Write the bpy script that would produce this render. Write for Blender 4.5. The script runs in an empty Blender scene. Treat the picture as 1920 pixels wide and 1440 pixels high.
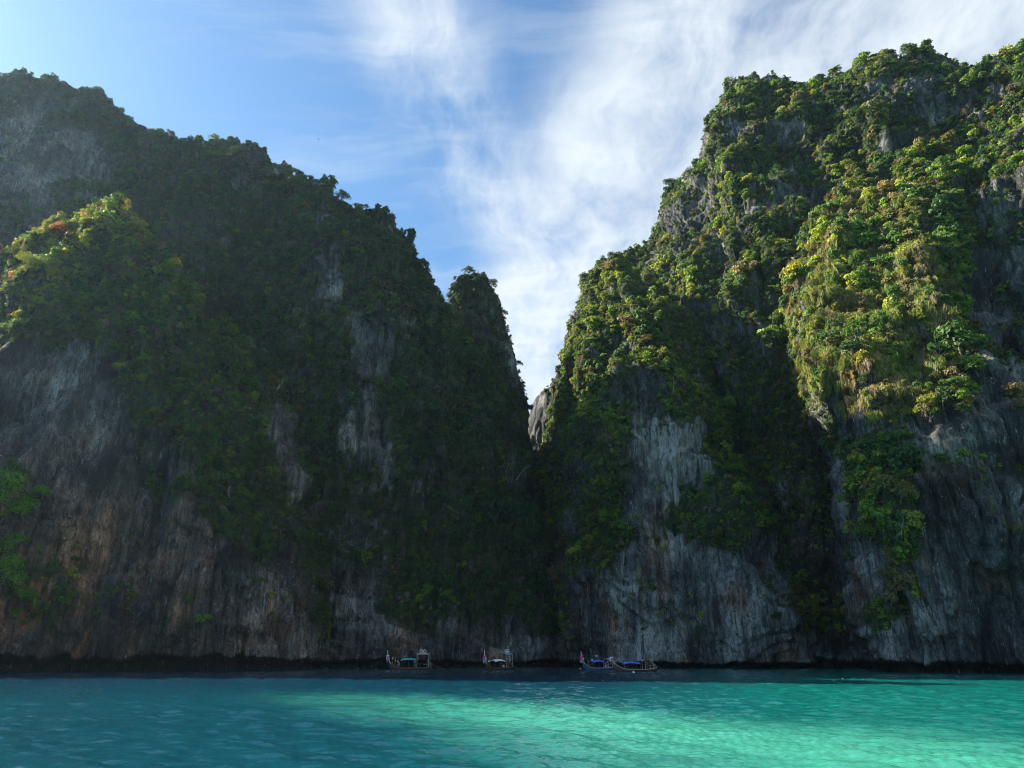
import bpy, bmesh, math, random
import numpy as np
from math import radians, sin, cos, tan, atan2, pi
from mathutils import Vector, Matrix

random.seed(7)
rng = np.random.default_rng(7)
scene = bpy.context.scene
col = scene.collection

# ------------------------------------------------------------------ camera
K = 1.4                      # metres per survey unit
CAM_H = 2.7 * K
F = 1297.0                   # focal length in pixels of the 1920 px frame
PITCH = radians(21.3)
cam_d = bpy.data.cameras.new('camera')
cam_d.sensor_width = 36.0
cam_d.lens = F / 1920.0 * 36.0
cam_d.clip_start = 0.2
cam_d.clip_end = 20000
cam = bpy.data.objects.new('camera', cam_d)
col.objects.link(cam)
cam.location = (0, 0, CAM_H)
cam.rotation_euler = (radians(90) + PITCH, 0, 0)
scene.camera = cam

# ------------------------------------------------------------------ sun, sky, exposure
SUN_AZ = radians(63)         # left of the view direction
SUN_EL = radians(34.7)
SUN_DIR = Vector((-sin(SUN_AZ) * cos(SUN_EL), cos(SUN_AZ) * cos(SUN_EL), sin(SUN_EL)))
sun_d = bpy.data.lights.new('sun', 'SUN')
sun_d.energy = 5.0
sun_d.angle = radians(0.5)
sun_d.color = (1.0, 0.93, 0.79)
sun = bpy.data.objects.new('sun', sun_d)
sun.rotation_euler = SUN_DIR.to_track_quat('Z', 'Y').to_euler()
sun.location = SUN_DIR * 900
col.objects.link(sun)

scene.view_settings.view_transform = 'Standard'
scene.view_settings.look = 'None'
scene.view_settings.exposure = 1.65
scene.view_settings.gamma = 1.0
scene.view_settings.use_curve_mapping = False
scene.cycles.max_bounces = 6
scene.cycles.diffuse_bounces = 3
scene.cycles.glossy_bounces = 3
scene.cycles.transmission_bounces = 3
scene.cycles.volume_bounces = 0
scene.cycles.use_adaptive_sampling = False
scene.cycles.use_denoising = True
scene.cycles.filter_width = 1.0
scene.cycles.denoising_prefilter = 'ACCURATE'
scene.cycles.caustics_reflective = False
scene.cycles.caustics_refractive = False


class NT:
    """small helper to write node trees"""
    def __init__(self, tree):
        self.t = tree

    def n(self, typ, **kw):
        nd = self.t.nodes.new(typ)
        for k, v in kw.items():
            if k == 'inp':
                for kk, vv in v.items():
                    if isinstance(vv, bpy.types.NodeSocket):
                        self.t.links.new(vv, nd.inputs[kk])
                    else:
                        nd.inputs[kk].default_value = vv
            else:
                setattr(nd, k, v)
        return nd

    def link(self, a, b):
        self.t.links.new(a, b)

    def math(self, op, a, b=None, c=None, clamp=False):
        nd = self.t.nodes.new('ShaderNodeMath')
        nd.operation = op
        nd.use_clamp = clamp
        for i, v in enumerate((a, b, c)):
            if v is None:
                continue
            if isinstance(v, bpy.types.NodeSocket):
                self.t.links.new(v, nd.inputs[i])
            else:
                nd.inputs[i].default_value = v
        return nd.outputs[0]

    def sstep(self, v, lo, hi):
        nd = self.t.nodes.new('ShaderNodeMapRange')
        nd.interpolation_type = 'SMOOTHSTEP'
        self.t.links.new(v, nd.inputs[0])
        nd.inputs[1].default_value = lo
        nd.inputs[2].default_value = hi
        nd.inputs[3].default_value = 0.0
        nd.inputs[4].default_value = 1.0
        return nd.outputs[0]

    def mix(self, fac, a, b, blend='MIX'):
        nd = self.t.nodes.new('ShaderNodeMix')
        nd.data_type = 'RGBA'
        nd.blend_type = blend
        for i, v in ((0, fac), (6, a), (7, b)):
            if isinstance(v, bpy.types.NodeSocket):
                self.t.links.new(v, nd.inputs[i])
            else:
                nd.inputs[i].default_value = v if not isinstance(v, tuple) or len(v) == 4 else (*v, 1.0)
        return nd.outputs[2]

    def noise(self, vec, scale, detail=4.0, rough=0.55, dist=0.0, dims='3D', out=0):
        nd = self.t.nodes.new('ShaderNodeTexNoise')
        nd.noise_dimensions = dims
        self.t.links.new(vec, nd.inputs['Vector'])
        nd.inputs['Scale'].default_value = scale
        nd.inputs['Detail'].default_value = detail
        nd.inputs['Roughness'].default_value = rough
        nd.inputs['Distortion'].default_value = dist
        return nd.outputs[out]

    def mapping(self, vec, scale=(1, 1, 1), loc=(0, 0, 0), rot=(0, 0, 0)):
        nd = self.t.nodes.new('ShaderNodeMapping')
        self.t.links.new(vec, nd.inputs[0])
        nd.inputs['Location'].default_value = loc
        nd.inputs['Rotation'].default_value = rot
        nd.inputs['Scale'].default_value = scale
        return nd.outputs[0]


def make_world():
    w = bpy.data.worlds.new('World')
    scene.world = w
    w.use_nodes = True
    t = w.node_tree
    t.nodes.clear()
    N = NT(t)
    out = N.n('ShaderNodeOutputWorld')
    bg = N.n('ShaderNodeBackground')
    bg.inputs['Strength'].default_value = SKY_STRENGTH
    sky = N.n('ShaderNodeTexSky', sky_type='NISHITA')
    sky.sun_disc = False
    sky.sun_elevation = SUN_EL
    sky.sun_rotation = -SUN_AZ
    sky.altitude = 10
    sky.air_density = 1.0
    sky.dust_density = 0.35
    sky.ozone_density = 1.6
    tc = N.n('ShaderNodeTexCoord')
    d = tc.outputs['Generated']
    sep = N.n('ShaderNodeSeparateXYZ', inp={0: d})
    z = N.math('MAXIMUM', sep.outputs[2], 0.06)
    px = N.math('DIVIDE', sep.outputs[0], z)
    py = N.math('DIVIDE', sep.outputs[1], z)
    P = N.n('ShaderNodeCombineXYZ', inp={0: px, 1: py, 2: 0.0}).outputs[0]
    warp = N.noise(P, 1.3, 4, 0.6, out=1)
    Pw = N.n('ShaderNodeVectorMath', operation='MULTIPLY_ADD',
             inp={0: warp, 1: (0.34, 0.34, 0), 2: P}).outputs[0]
    Pw = N.n('ShaderNodeVectorMath', operation='SUBTRACT', inp={0: Pw, 1: (0.17, 0.17, 0)}).outputs[0]
    sw = N.n('ShaderNodeSeparateXYZ', inp={0: Pw})
    wx, wy = sw.outputs[0], sw.outputs[1]
    # wide cloud bank drifting overhead on the right of the lagoon mouth
    edge = N.math('SUBTRACT', wx, N.math('MULTIPLY_ADD', wy, -0.30, 0.40))
    bank = N.sstep(edge, -0.10, 0.16)
    # feathery outlying streak
    e2 = N.math('ABSOLUTE', N.math('ADD', N.math('MULTIPLY_ADD', wy, -0.22, 0.36), wx))
    streak = N.math('SUBTRACT', 1.0, N.sstep(e2, 0.02, 0.17))
    streak = N.math('MULTIPLY', streak, N.math('SUBTRACT', 1.0, N.sstep(wy, 1.25, 1.7)))
    soft = N.noise(N.mapping(Pw, (3.2, 1.5, 1), rot=(0, 0, 0.35)), 1.0, 6, 0.58, 0.15)
    fine = N.noise(N.mapping(Pw, (9.0, 3.2, 1), rot=(0, 0, 0.5)), 1.0, 7, 0.62, 0.25)
    fibre = N.noise(N.mapping(Pw, (26.0, 5.5, 1), rot=(0, 0, 0.62)), 1.0, 6, 0.66, 0.2)
    tex = N.math('ADD', N.math('ADD', N.math('MULTIPLY', soft, 0.62), N.math('MULTIPLY', fine, 0.31)), N.math('MULTIPLY', fibre, 0.07))
    c1 = N.math('MULTIPLY', bank, N.sstep(tex, 0.27, 0.60))
    c2 = N.math('MULTIPLY', streak, N.sstep(tex, 0.36, 0.64))
    thin = N.math('MULTIPLY', N.sstep(N.noise(N.mapping(Pw, (1.0, 4.5, 1), rot=(0, 0, 0.9)), 1.4, 7, 0.6, 0.2), 0.46, 0.76), 0.28)
    cov = N.math('ADD', N.math('ADD', N.math('MULTIPLY', c1, 1.0), N.math('MULTIPLY', c2, 0.85)), thin, clamp=True)
    cov = N.math('MULTIPLY', cov, N.sstep(sep.outputs[2], 0.0, 0.12))
    tint = N.mix(1.0, sky.outputs[0], SKY_TINT, 'MULTIPLY')
    colr = N.mix(cov, tint, CLOUD)
    N.link(colr, bg.inputs['Color'])
    N.link(bg.outputs[0], out.inputs['Surface'])


SKY_STRENGTH = 0.057
SKY_TINT = (0.73, 1.0, 1.12)
CLOUD = (4.9, 5.35, 5.75)
make_world()


# ------------------------------------------------------------------ numpy tools
def _h(ix, iy, iz, seed):
    n = (ix.astype(np.int64) * 374761393 + iy.astype(np.int64) * 668265263 + iz.astype(np.int64) * 2147483647 + seed * 144269) & 0xFFFFFFFF
    n = ((n ^ (n >> 13)) * 1274126177) & 0xFFFFFFFF
    n = ((n ^ (n >> 16)) * 2246822519) & 0xFFFFFFFF
    n = n ^ (n >> 15)
    return (n & 0xFFFFFF).astype(np.float64) / 8388607.5 - 1.0


def vnoise(x, y, z, seed=0):
    ix, iy, iz = np.floor(x), np.floor(y), np.floor(z)
    fx, fy, fz = x - ix, y - iy, z - iz
    fx = fx * fx * (3 - 2 * fx)
    fy = fy * fy * (3 - 2 * fy)
    fz = fz * fz * (3 - 2 * fz)
    r = 0
    for dx in (0, 1):
        wx = fx if dx else 1 - fx
        for dy in (0, 1):
            wy = fy if dy else 1 - fy
            for dz in (0, 1):
                wz = fz if dz else 1 - fz
                r = r + wx * wy * wz * _h(ix + dx, iy + dy, iz + dz, seed)
    return r


def fbm(x, y, z, seed=0, oct=3, gain=0.5):
    r, a, f = 0, 1.0, 1.0
    for o in range(oct):
        r = r + a * vnoise(x * f + 17.3 * o, y * f - 9.1 * o, z * f + 4.7 * o, seed + 31 * o)
        a *= gain
        f *= 2.03
    return r


def smooth(v, lo, hi):
    t = np.clip((v - lo) / (hi - lo), 0, 1)
    return t * t * (3 - 2 * t)


CP, SP = cos(PITCH), sin(PITCH)


def at(px, py, Y):
    """the point of the lagoon at distance Y (survey units) seen in direction px, py"""
    v = 720.0 - py
    den = F * CP - v * SP
    y = Y * K
    return ((px - 960.0) / den * y, y, CAM_H + (v * CP + F * SP) / den * y)


def at_z(px, Y, z):
    y = Y * K
    e = (z - CAM_H) / y
    v = F * (e * CP - SP) / (CP + e * SP)
    return ((px - 960.0) / (F * CP - v * SP) * y, y, z)


def to_px(p):
    """direction of points as seen from the boat, used to judge where growth is dense"""
    x, y, z = p[:, 0], p[:, 1], p[:, 2] - CAM_H
    dep = y * CP + z * SP
    return 960 + F * x / dep, 720 - F * (z * CP - y * SP) / dep


def catmull(P, n, axis=0):
    P = np.moveaxis(np.asarray(P, float), axis, 0)
    m = P.shape[0]
    t = np.linspace(0, m - 1, n)
    i = np.clip(np.floor(t).astype(int), 0, m - 2)
    f = (t - i).reshape((-1,) + (1,) * (P.ndim - 1))
    Pm = np.concatenate([2 * P[:1] - P[1:2], P, 2 * P[-1:] - P[-2:-1]])
    p0, p1, p2, p3 = Pm[i], Pm[i + 1], Pm[i + 2], Pm[i + 3]
    r = 0.5 * (2 * p1 + (p2 - p0) * f + (2 * p0 - 5 * p1 + 4 * p2 - p3) * f ** 2 + (3 * p1 - p0 - 3 * p2 + p3) * f ** 3)
    return np.moveaxis(r, 0, axis)


def mesh_from_np(name, V, Fq, mats=(), smoothed=True):
    me = bpy.data.meshes.new(name)
    V = np.asarray(V, np.float32)
    Fq = np.asarray(Fq, np.int32)
    k = Fq.shape[1]
    me.vertices.add(len(V))
    me.vertices.foreach_set('co', V.ravel())
    me.loops.add(Fq.size)
    me.loops.foreach_set('vertex_index', Fq.ravel())
    me.polygons.add(len(Fq))
    me.polygons.foreach_set('loop_start', np.arange(0, Fq.size, k, dtype=np.int32))
    if smoothed:
        me.polygons.foreach_set('use_smooth', np.ones(len(Fq), bool))
    for m in mats:
        me.materials.append(m)
    me.update(calc_edges=True)
    return me


def grid_faces(nu, nv):
    a = np.arange(nu * nv).reshape(nu, nv)
    return np.stack([a[:-1, :-1], a[1:, :-1], a[1:, 1:], a[:-1, 1:]], -1).reshape(-1, 4)


def grid_normals(G):
    du = np.gradient(G, axis=0)
    dv = np.gradient(G, axis=1)
    n = np.cross(du, dv)
    return n / (np.linalg.norm(n, axis=-1, keepdims=True) + 1e-9)


def link(o, parent=None, **props):
    col.objects.link(o)
    if parent is not None:
        o.parent = parent
    for k, v in props.items():
        o[k] = v
    return o


# ------------------------------------------------------------------ materials
def new_mat(name):
    m = bpy.data.materials.new(name)
    m.use_nodes = True
    m.node_tree.nodes.clear()
    return m, NT(m.node_tree)


def rock_material():
    m, N = new_mat('limestone')
    out = N.n('ShaderNodeOutputMaterial')
    b = N.n('ShaderNodeBsdfPrincipled')
    b.inputs['Roughness'].default_value = 0.88
    b.inputs['Specular IOR Level'].default_value = 0.25
    geo = N.n('ShaderNodeNewGeometry')
    p = geo.outputs['Position']
    sep = N.n('ShaderNodeSeparateXYZ', inp={0: p})
    streak = N.noise(N.mapping(p, (0.55, 0.55, 0.035)), 1.0, 6, 0.66, 0.0)
    streak2 = N.noise(N.mapping(p, (1.9, 1.9, 0.14)), 1.0, 6, 0.66, 0.0)
    blotch = N.noise(N.mapping(p, (0.07, 0.07, 0.05)), 1.0, 5, 0.6)
    fine = N.noise(p, 1.3, 6, 0.68)
    grain = N.noise(p, 2.2, 9, 0.78)
    v = N.math('ADD', N.math('MULTIPLY', streak, 0.40), N.math('MULTIPLY', streak2, 0.30))
    v = N.math('ADD', v, N.math('MULTIPLY', grain, 0.42))
    v = N.math('ADD', v, N.math('MULTIPLY', N.math('MULTIPLY_ADD', blotch, 1.15, -0.67), 0.8))
    pale_a = N.n('ShaderNodeAttribute', attribute_name='pale')
    v = N.math('MULTIPLY_ADD', pale_a.outputs['Fac'], 0.105, v)
    ramp = N.n('ShaderNodeValToRGB', inp={0: v})
    e = ramp.color_ramp.elements
    e[0].position, e[0].color = 0.37, (0.022, 0.023, 0.023, 1)
    e[1].position, e[1].color = 0.72, (0.46, 0.44, 0.40, 1)
    x = ramp.color_ramp.elements.new(0.47)
    x.color = (0.075, 0.077, 0.076, 1)
    x = ramp.color_ramp.elements.new(0.58)
    x.color = (0.19, 0.18, 0.165, 1)
    # iron stain, strongest near the waterline
    st = N.sstep(N.noise(N.mapping(p, (0.10, 0.10, 0.05), loc=(3, 1, 2)), 1.0, 5, 0.6), 0.50, 0.66)
    low = N.math('SUBTRACT', 1.0, N.sstep(sep.outputs[2], 12.0, 75.0))
    west = N.math('SUBTRACT', 1.0, N.sstep(sep.outputs[0], -95.0, -45.0))
    st = N.math('MAXIMUM', N.math('MULTIPLY', st, N.math('MULTIPLY_ADD', low, 0.6, 0.15)), N.math('MULTIPLY', N.math('MULTIPLY', west, low), N.sstep(blotch, 0.36, 0.6)))
    c = N.mix(st, ramp.outputs[0], N.mix(1.0, ramp.outputs[0], (1.35, 0.72, 0.42), 'MULTIPLY'))
    # moss, soil and low growth where plants root
    at_ = N.n('ShaderNodeAttribute', attribute_name='growth')
    g = N.math('ADD', at_.outputs['Fac'], N.math('MULTIPLY', N.math('SUBTRACT', N.noise(p, 0.35, 5, 0.65), 0.5), 1.1))
    g = N.math('MULTIPLY', N.sstep(g, 0.42, 0.75), 0.86)
    soil = N.mix(N.sstep(N.noise(p, 0.9, 5, 0.7), 0.35, 0.65), (0.026, 0.036, 0.014), (0.075, 0.072, 0.030))
    c = N.mix(g, c, soil)
    # algae band in the tidal notch
    tide_a = N.n('ShaderNodeAttribute', attribute_name='tide')
    tide = N.math('SUBTRACT', 1.0, N.sstep(N.math('ADD', tide_a.outputs['Fac'], N.math('MULTIPLY', N.math('SUBTRACT', streak2, 0.5), 3.0)), -0.2, 0.9))
    c = N.mix(tide, c, (0.012, 0.012, 0.010))
    vor = N.n('ShaderNodeTexVoronoi', feature='DISTANCE_TO_EDGE')
    N.link(N.mapping(N.n('ShaderNodeVectorMath', operation='MULTIPLY_ADD', inp={0: N.noise(p, 0.3, 4, 0.6, out=1), 1: (3, 3, 3), 2: p}).outputs[0], (0.42, 0.42, 0.06)), vor.inputs['Vector'])
    vor.inputs['Scale'].default_value = 1.0
    drip = N.sstep(N.noise(N.mapping(p, (0.9, 0.9, 0.022), loc=(5, 2, 0)), 1.0, 5, 0.7), 0.53, 0.60)
    drip2 = N.sstep(N.noise(N.mapping(p, (2.6, 2.6, 0.10), loc=(1, 7, 3)), 1.0, 4, 0.65), 0.54, 0.62)
    c = N.mix(N.math('MULTIPLY', drip, 0.66), c, (0.020, 0.021, 0.021))
    c = N.mix(N.math('MULTIPLY', drip2, 0.5), c, (0.026, 0.027, 0.026))
    chalk = N.sstep(N.noise(N.mapping(p, (1.2, 1.2, 0.20), loc=(9, 4, 6)), 1.0, 6, 0.72), 0.60, 0.68)
    c = N.mix(N.math('MULTIPLY', chalk, N.math('MULTIPLY', 0.75, N.math('SUBTRACT', 1.0, g))), c, (0.50, 0.48, 0.44))
    crack = N.math('MULTIPLY', N.math('SUBTRACT', 1.0, N.sstep(vor.outputs['Distance'], 0.0, 0.05)), 0.5)
    c = N.mix(crack, c, (0.010, 0.011, 0.010))
    N.link(c, b.inputs['Base Color'])
    bump = N.n('ShaderNodeBump')
    bump.inputs['Strength'].default_value = 1.0
    bump.inputs['Distance'].default_value = 0.7
    hgt = N.math('ADD', N.math('MULTIPLY', streak2, 0.8), N.math('MULTIPLY', N.noise(N.mapping(p, (1, 1, .5)), 1.6, 8, 0.72), 1.0))
    N.link(hgt, bump.inputs['Height'])
    N.link(bump.outputs[0], b.inputs['Normal'])
    N.link(b.outputs[0], out.inputs['Surface'])
    return m


def leaf_material():
    m, N = new_mat('leaves')
    out = N.n('ShaderNodeOutputMaterial')
    a = N.n('ShaderNodeAttribute', attribute_name='tint', attribute_type='INSTANCER')
    geo = N.n('ShaderNodeNewGeometry')
    p = geo.outputs['Position']
    rnd = geo.outputs['Random Per Island']
    n1 = N.noise(p, 0.55, 3, 0.6)
    var = N.math('ADD', N.math('MULTIPLY', rnd, 0.75), N.math('MULTIPLY', n1, 0.9))
    c = N.mix(1.0, a.outputs['Color'], N.n('ShaderNodeCombineXYZ', inp={0: var, 1: var, 2: var}).outputs[0], 'MULTIPLY')
    hs = N.n('ShaderNodeHueSaturation', inp={'Color': c, 'Hue': N.math('MULTIPLY_ADD', rnd, -0.035, 0.515)})
    c = hs.outputs[0]
    d = N.n('ShaderNodeBsdfPrincipled', inp={'Base Color': c})
    d.inputs['Roughness'].default_value = 0.55
    d.inputs['Specular IOR Level'].default_value = 0.25
    tr = N.n('ShaderNodeBsdfTranslucent', inp={'Color': N.mix(1.0, c, (1.5, 1.35, 0.55), 'MULTIPLY')})
    mx = N.n('ShaderNodeMixShader', inp={0: 0.45})
    N.link(d.outputs[0], mx.inputs[1])
    N.link(tr.outputs[0], mx.inputs[2])
    N.link(mx.outputs[0], out.inputs['Surface'])
    return m


def bark_material():
    m, N = new_mat('bark')
    out = N.n('ShaderNodeOutputMaterial')
    geo = N.n('ShaderNodeNewGeometry')
    n = N.noise(N.mapping(geo.outputs['Position'], (2, 2, 0.6)), 1.5, 4, 0.6)
    b = N.n('ShaderNodeBsdfPrincipled', inp={'Base Color': N.mix(n, (0.07, 0.055, 0.04), (0.22, 0.19, 0.16))})
    b.inputs['Roughness'].default_value = 0.9
    N.link(b.outputs[0], out.inputs['Surface'])
    return m


def pale_wood_material():
    m, N = new_mat('weathered_wood')
    out = N.n('ShaderNodeOutputMaterial')
    geo = N.n('ShaderNodeNewGeometry')
    n = N.noise(geo.outputs['Position'], 1.2, 4, 0.6)
    b = N.n('ShaderNodeBsdfPrincipled', inp={'Base Color': N.mix(n, (0.30, 0.28, 0.25), (0.62, 0.60, 0.56))})
    b.inputs['Roughness'].default_value = 0.85
    N.link(b.outputs[0], out.inputs['Surface'])
    return m


ROCK = rock_material()
LEAF = leaf_material()
BARK = bark_material()
PALE = pale_wood_material()


# ------------------------------------------------------------------ the cliffs
LV = np.array([0, .1, .3, .6, .85, 1.0])
GV = np.array([0, .015, .09, .34, .68, 1.0])


def simple_station(st, gv=GV):
    """foot direction, foot distance, crest direction px py, crest distance -> control column"""
    fx, fy, cx, cy, cd = st
    zc = at(cx, cy, cd)[2]
    colm = []
    for s, g in zip(LV, gv):
        z = -3 + (zc + 3) * s
        Y = fy + (cd - fy) * g
        colm.append(at_z(fx + (cx - fx) * (s ** 0.9), Y, z))
    return colm


def level_station(fx, fy, levels):
    colm = [at_z(fx, fy, -3.0)] + [at(*l) for l in levels]
    return colm


def build_cliff(name, stations, nu, nv, seed, amp=1.0, back=45.0, nb=26, crest_rough=3.0, cover=None, drop=1.0, lip=2.0, pale=(), name_pale=''):
    S = np.array(stations, float)
    G = catmull(S, nu, 0)
    vv = np.linspace(0, 1, nv) ** 1.12
    m = S.shape[1]
    # resample upward with a denser foot
    base = catmull(G, 240, 1)
    ids = vv * 239
    i0 = np.clip(np.floor(ids).astype(int), 0, 238)
    f = (ids - i0)[None, :, None]
    G = base[:, i0] * (1 - f) + base[:, i0 + 1] * f
    nrm = grid_normals(G)
    if np.mean(nrm[..., 1]) > 0:
        nrm = -nrm
    hn = nrm.copy()
    x, y, z = G[..., 0], G[..., 1], G[..., 2]
    top = np.linspace(0, 1, nv)[None, :]
    big = 5.0 * fbm(x * .016, y * .016, z * .011, seed, 2)
    rib = 4.0 * (1 - 2 * np.abs(vnoise(x * .055, y * .055, z * .014, seed + 3)))
    rib2 = 3.4 * (np.minimum(1.0, 2.6 * np.abs(vnoise(x * .13, y * .13, z * .026, seed + 5))) - .6)
    fl = 2.1 * (np.minimum(1.0, 2.8 * np.abs(vnoise(x * .34, y * .34, z * .055, seed + 8))) - .6)
    fl2 = 0.75 * vnoise(x * 1.0, y * 1.0, z * .26, seed + 9)
    led = 1.5 * vnoise(x * .03, y * .03, z * .17, seed + 11) + 0.7 * vnoise(x * .09, y * .09, z * .5, seed + 13)
    blk = vnoise(x * .11, y * .11, z * .075, seed + 15) + .6 * vnoise(x * .05, y * .05, z * .11, seed + 16)
    blk = 3.4 * (np.floor(blk * 2.2) / 2.2 + smooth(blk * 2.2 - np.floor(blk * 2.2), .70, 1.0) / 2.2)
    rough = .5 * fbm(x * 1.3, y * 1.3, z * .8, seed + 17, 2)
    d = amp * (big + rib + rib2 + fl + fl2 + led + blk + rough)
    fade = 1 - 0.45 * smooth(top, .8, 1)
    d = d * fade
    # tidal notch
    lipz = lip * (1 + .30 * vnoise(x * .10, y * .10, 0 * z, seed + 21) + .22 * vnoise(x * .35, y * .35, 0 * z, seed + 22)) + .35 * vnoise(x * .9, y * .9, 0 * z, seed + 23)
    d = d - (3.2 + .8 * lip + 1.2 * vnoise(x * .06, y * .06, 0 * z, seed + 24)) * (1 - smooth(z, lipz - .5, lipz + .35))
    G = G + hn * d[..., None]
    # rough crest
    cz = crest_rough * (fbm(x * .07, y * .07, 0 * z, seed + 40, 3) + .5 * vnoise(x * .4, y * .4, 0 * z, seed + 44))
    cz = cz + .55 * crest_rough * (1 - 2 * np.abs(vnoise(x * .22, y * .22, 0 * z, seed + 47))) + .4 * crest_rough * vnoise(x * .8, y * .8, 0 * z, seed + 48)
    G[..., 2] += cz * smooth(top, .86, 1.0)
    # far side of the mountain
    crest = G[:, -1]
    away = -hn[:, -1].copy()
    away[:, 2] = 0
    away[:, 1] = np.abs(away[:, 1]) + .35
    away /= np.linalg.norm(away, axis=1, keepdims=True)
    rows = []
    for k in range(1, nb + 1):
        t = k / nb
        q = crest + away * (back * K * t)
        q[:, 2] = crest[:, 2] - drop * (back * K * .9 * t ** 1.6 + .12 * crest[:, 2] * t)
        q[:, 2] += crest_rough * .8 * fbm(q[:, 0] * .08, q[:, 1] * .08, 0 * q[:, 0], seed + 60, 3) * min(1, 4 * t)
        rows.append(q)
    G = np.concatenate([G, np.stack(rows, 1)], 1)
    # closed foot behind, down below the water
    last = G[:, -1:].copy()
    last[..., 2] = -4
    G = np.concatenate([G, last], 1)
    nvt = G.shape[1]
    N2 = grid_normals(G)
    flip = np.mean(N2[:, :nv, 1]) > 0
    faces = grid_faces(nu, nvt)
    if flip:
        N2 = -N2
        faces = faces[:, ::-1]
    V = G.reshape(-1, 3)
    px, py = to_px(np.where(V[:, 1:2] > 5, V, np.array([[0, 1e4, 0]])))
    gr = cover(px, py, V, N2.reshape(-1, 3)) if cover else np.zeros(len(V))
    me = mesh_from_np(name, V, faces, (ROCK,))
    pl = np.zeros(len(V))
    for poly in pale:
        pl = np.maximum(pl, poly_mask(px, py, poly, 40) * (.32 if name_pale == 'dim' else 1.0))
    a = me.attributes.new('pale', 'FLOAT', 'POINT')
    a.data.foreach_set('value', pl.astype(np.float32))
    lz = np.concatenate([lipz, np.repeat(lipz[:, -1:], nvt - nv, 1)], 1)
    a = me.attributes.new('tide', 'FLOAT', 'POINT')
    a.data.foreach_set('value', (V[:, 2] - lz.ravel()).astype(np.float32))
    a = me.attributes.new('growth', 'FLOAT', 'POINT')
    a.data.foreach_set('value', gr.astype(np.float32))
    o = link(bpy.data.objects.new(name, me), kind='structure')
    return dict(obj=o, G=G, N=N2, gr=gr.reshape(nu, nvt), nv=nv)


def nz2(V, f, seed, o=3):
    return fbm(V[:, 0] * f, V[:, 1] * f, V[:, 2] * f, seed, o)


def poly_mask(px, py, poly, soft):
    """1 inside a polygon of directions, fading over soft"""
    poly = np.asarray(poly, float)
    inside = np.zeros(len(px), bool)
    dmin = np.full(len(px), 1e9)
    n = len(poly)
    for i in range(n):
        x1, y1 = poly[i]
        x2, y2 = poly[(i + 1) % n]
        cond = ((y1 > py) != (y2 > py))
        with np.errstate(divide='ignore', invalid='ignore'):
            xi = (x2 - x1) * (py - y1) / (y2 - y1 + 1e-12) + x1
        inside ^= cond & (px < xi)
        ex, ey = x2 - x1, y2 - y1
        t = np.clip(((px - x1) * ex + (py - y1) * ey) / (ex * ex + ey * ey), 0, 1)
        dmin = np.minimum(dmin, np.hypot(px - x1 - t * ex, py - y1 - t * ey))
    return smooth(np.where(inside, dmin, -dmin), -soft, soft)


# bare limestone faces, by bearing and elevation as surveyed from the boat
BARE_LEFT = [
    [(-80, 690), (60, 660), (190, 660), (235, 760), (260, 900), (300, 940), (470, 1060), (600, 1110), (600, 1300), (-80, 1300)],
    [(300, 850), (380, 900), (400, 1010), (330, 1010)],
    [(500, 760), (540, 760), (575, 1080), (530, 1080)],
]
BARE_BACK = [
    [(-100, 190), (90, 210), (200, 260), (190, 330), (90, 400), (-100, 330)],
    [(600, 430), (660, 480), (640, 560), (590, 560)],
    [(650, 600), (740, 640), (730, 720), (660, 740)],
    [(560, 1130), (980, 1190), (1000, 1300), (540, 1300)],
    [(620, 1060), (680, 1060), (690, 1240), (600, 1240)],
    [(640, 740), (720, 760), (730, 900), (640, 860)],
]
BARE_FRONT = [
    [(1175, 770), (1330, 800), (1350, 900), (1240, 1000), (1160, 980)],
    [(1110, 1130), (1200, 1020), (1290, 1000), (1400, 1080), (1430, 1010), (1480, 1000), (1515, 1300), (1100, 1300)],
    [(1185, 690), (1235, 690), (1230, 760), (1190, 760)],
]
BARE_RIGHT = [
    [(1720, 800), (1990, 760), (1990, 1300), (1640, 1300), (1690, 1060), (1700, 900)],
    [(1820, 380), (1990, 330), (1990, 780), (1850, 760)],
    [(1600, 800), (1640, 790), (1640, 880), (1600, 880)],
    [(1480, 840), (1590, 850), (1625, 1000), (1625, 1290), (1480, 1290)],
]


def cover_fn(bares, seed, base=0.95, steep=0.35, soft=22):
    def fn(px, py, V, N):
        g = np.full(len(px), base)
        n = 26 * nz2(V, .06, seed + 7, 2)
        for poly in bares:
            g = g - .98 * poly_mask(px + n, py + 1.6 * n, poly, soft)
        g = g + .60 * nz2(V, .05, seed) + .32 * nz2(V, .17, seed + 1, 2)
        g = g - steep * smooth(-N[:, 2], -.12, .25)
        g = g * smooth(V[:, 2], 5, 12)
        return np.clip(g, 0, 1)
    return fn


def stations_back():
    S = [(-1100, 80, -1150, 700, 130), (-760, 88, -800, 600, 150), (-480, 96, -520, 470, 172), (-300, 125, -330, 370, 200), (-120, 150, -150, 235, 222),
         (0, 163, 0, 154, 232), (100, 167, 95, 153, 232), (190, 169, 200, 192, 229), (260, 168, 248, 236, 226), (330, 166, 310, 256, 221),
         (420, 160, 400, 270, 214), (500, 153, 490, 296, 205), (560, 149, 560, 326, 195), (620, 148, 630, 372, 187), (680, 150, 695, 392, 184),
         (730, 152, 738, 425, 182), (780, 154, 768, 492, 181), (830, 156, 803, 550, 180), (880, 158, 845, 596, 181), (930, 161, 897, 655, 182),
         (970, 164, 938, 722, 184), (1000, 167, 968, 808, 188), (1030, 172, 990, 905, 193), (1060, 178, 1050, 1010, 202)]
    wall = np.array([0, .02, .14, .48, .87, 1.0])
    out = []
    for s in S:
        w = 1 - smooth(np.float64(s[2]), 150, 420)
        out.append(simple_station(s, GV * (1 - w) + wall * w))
    return out


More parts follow.
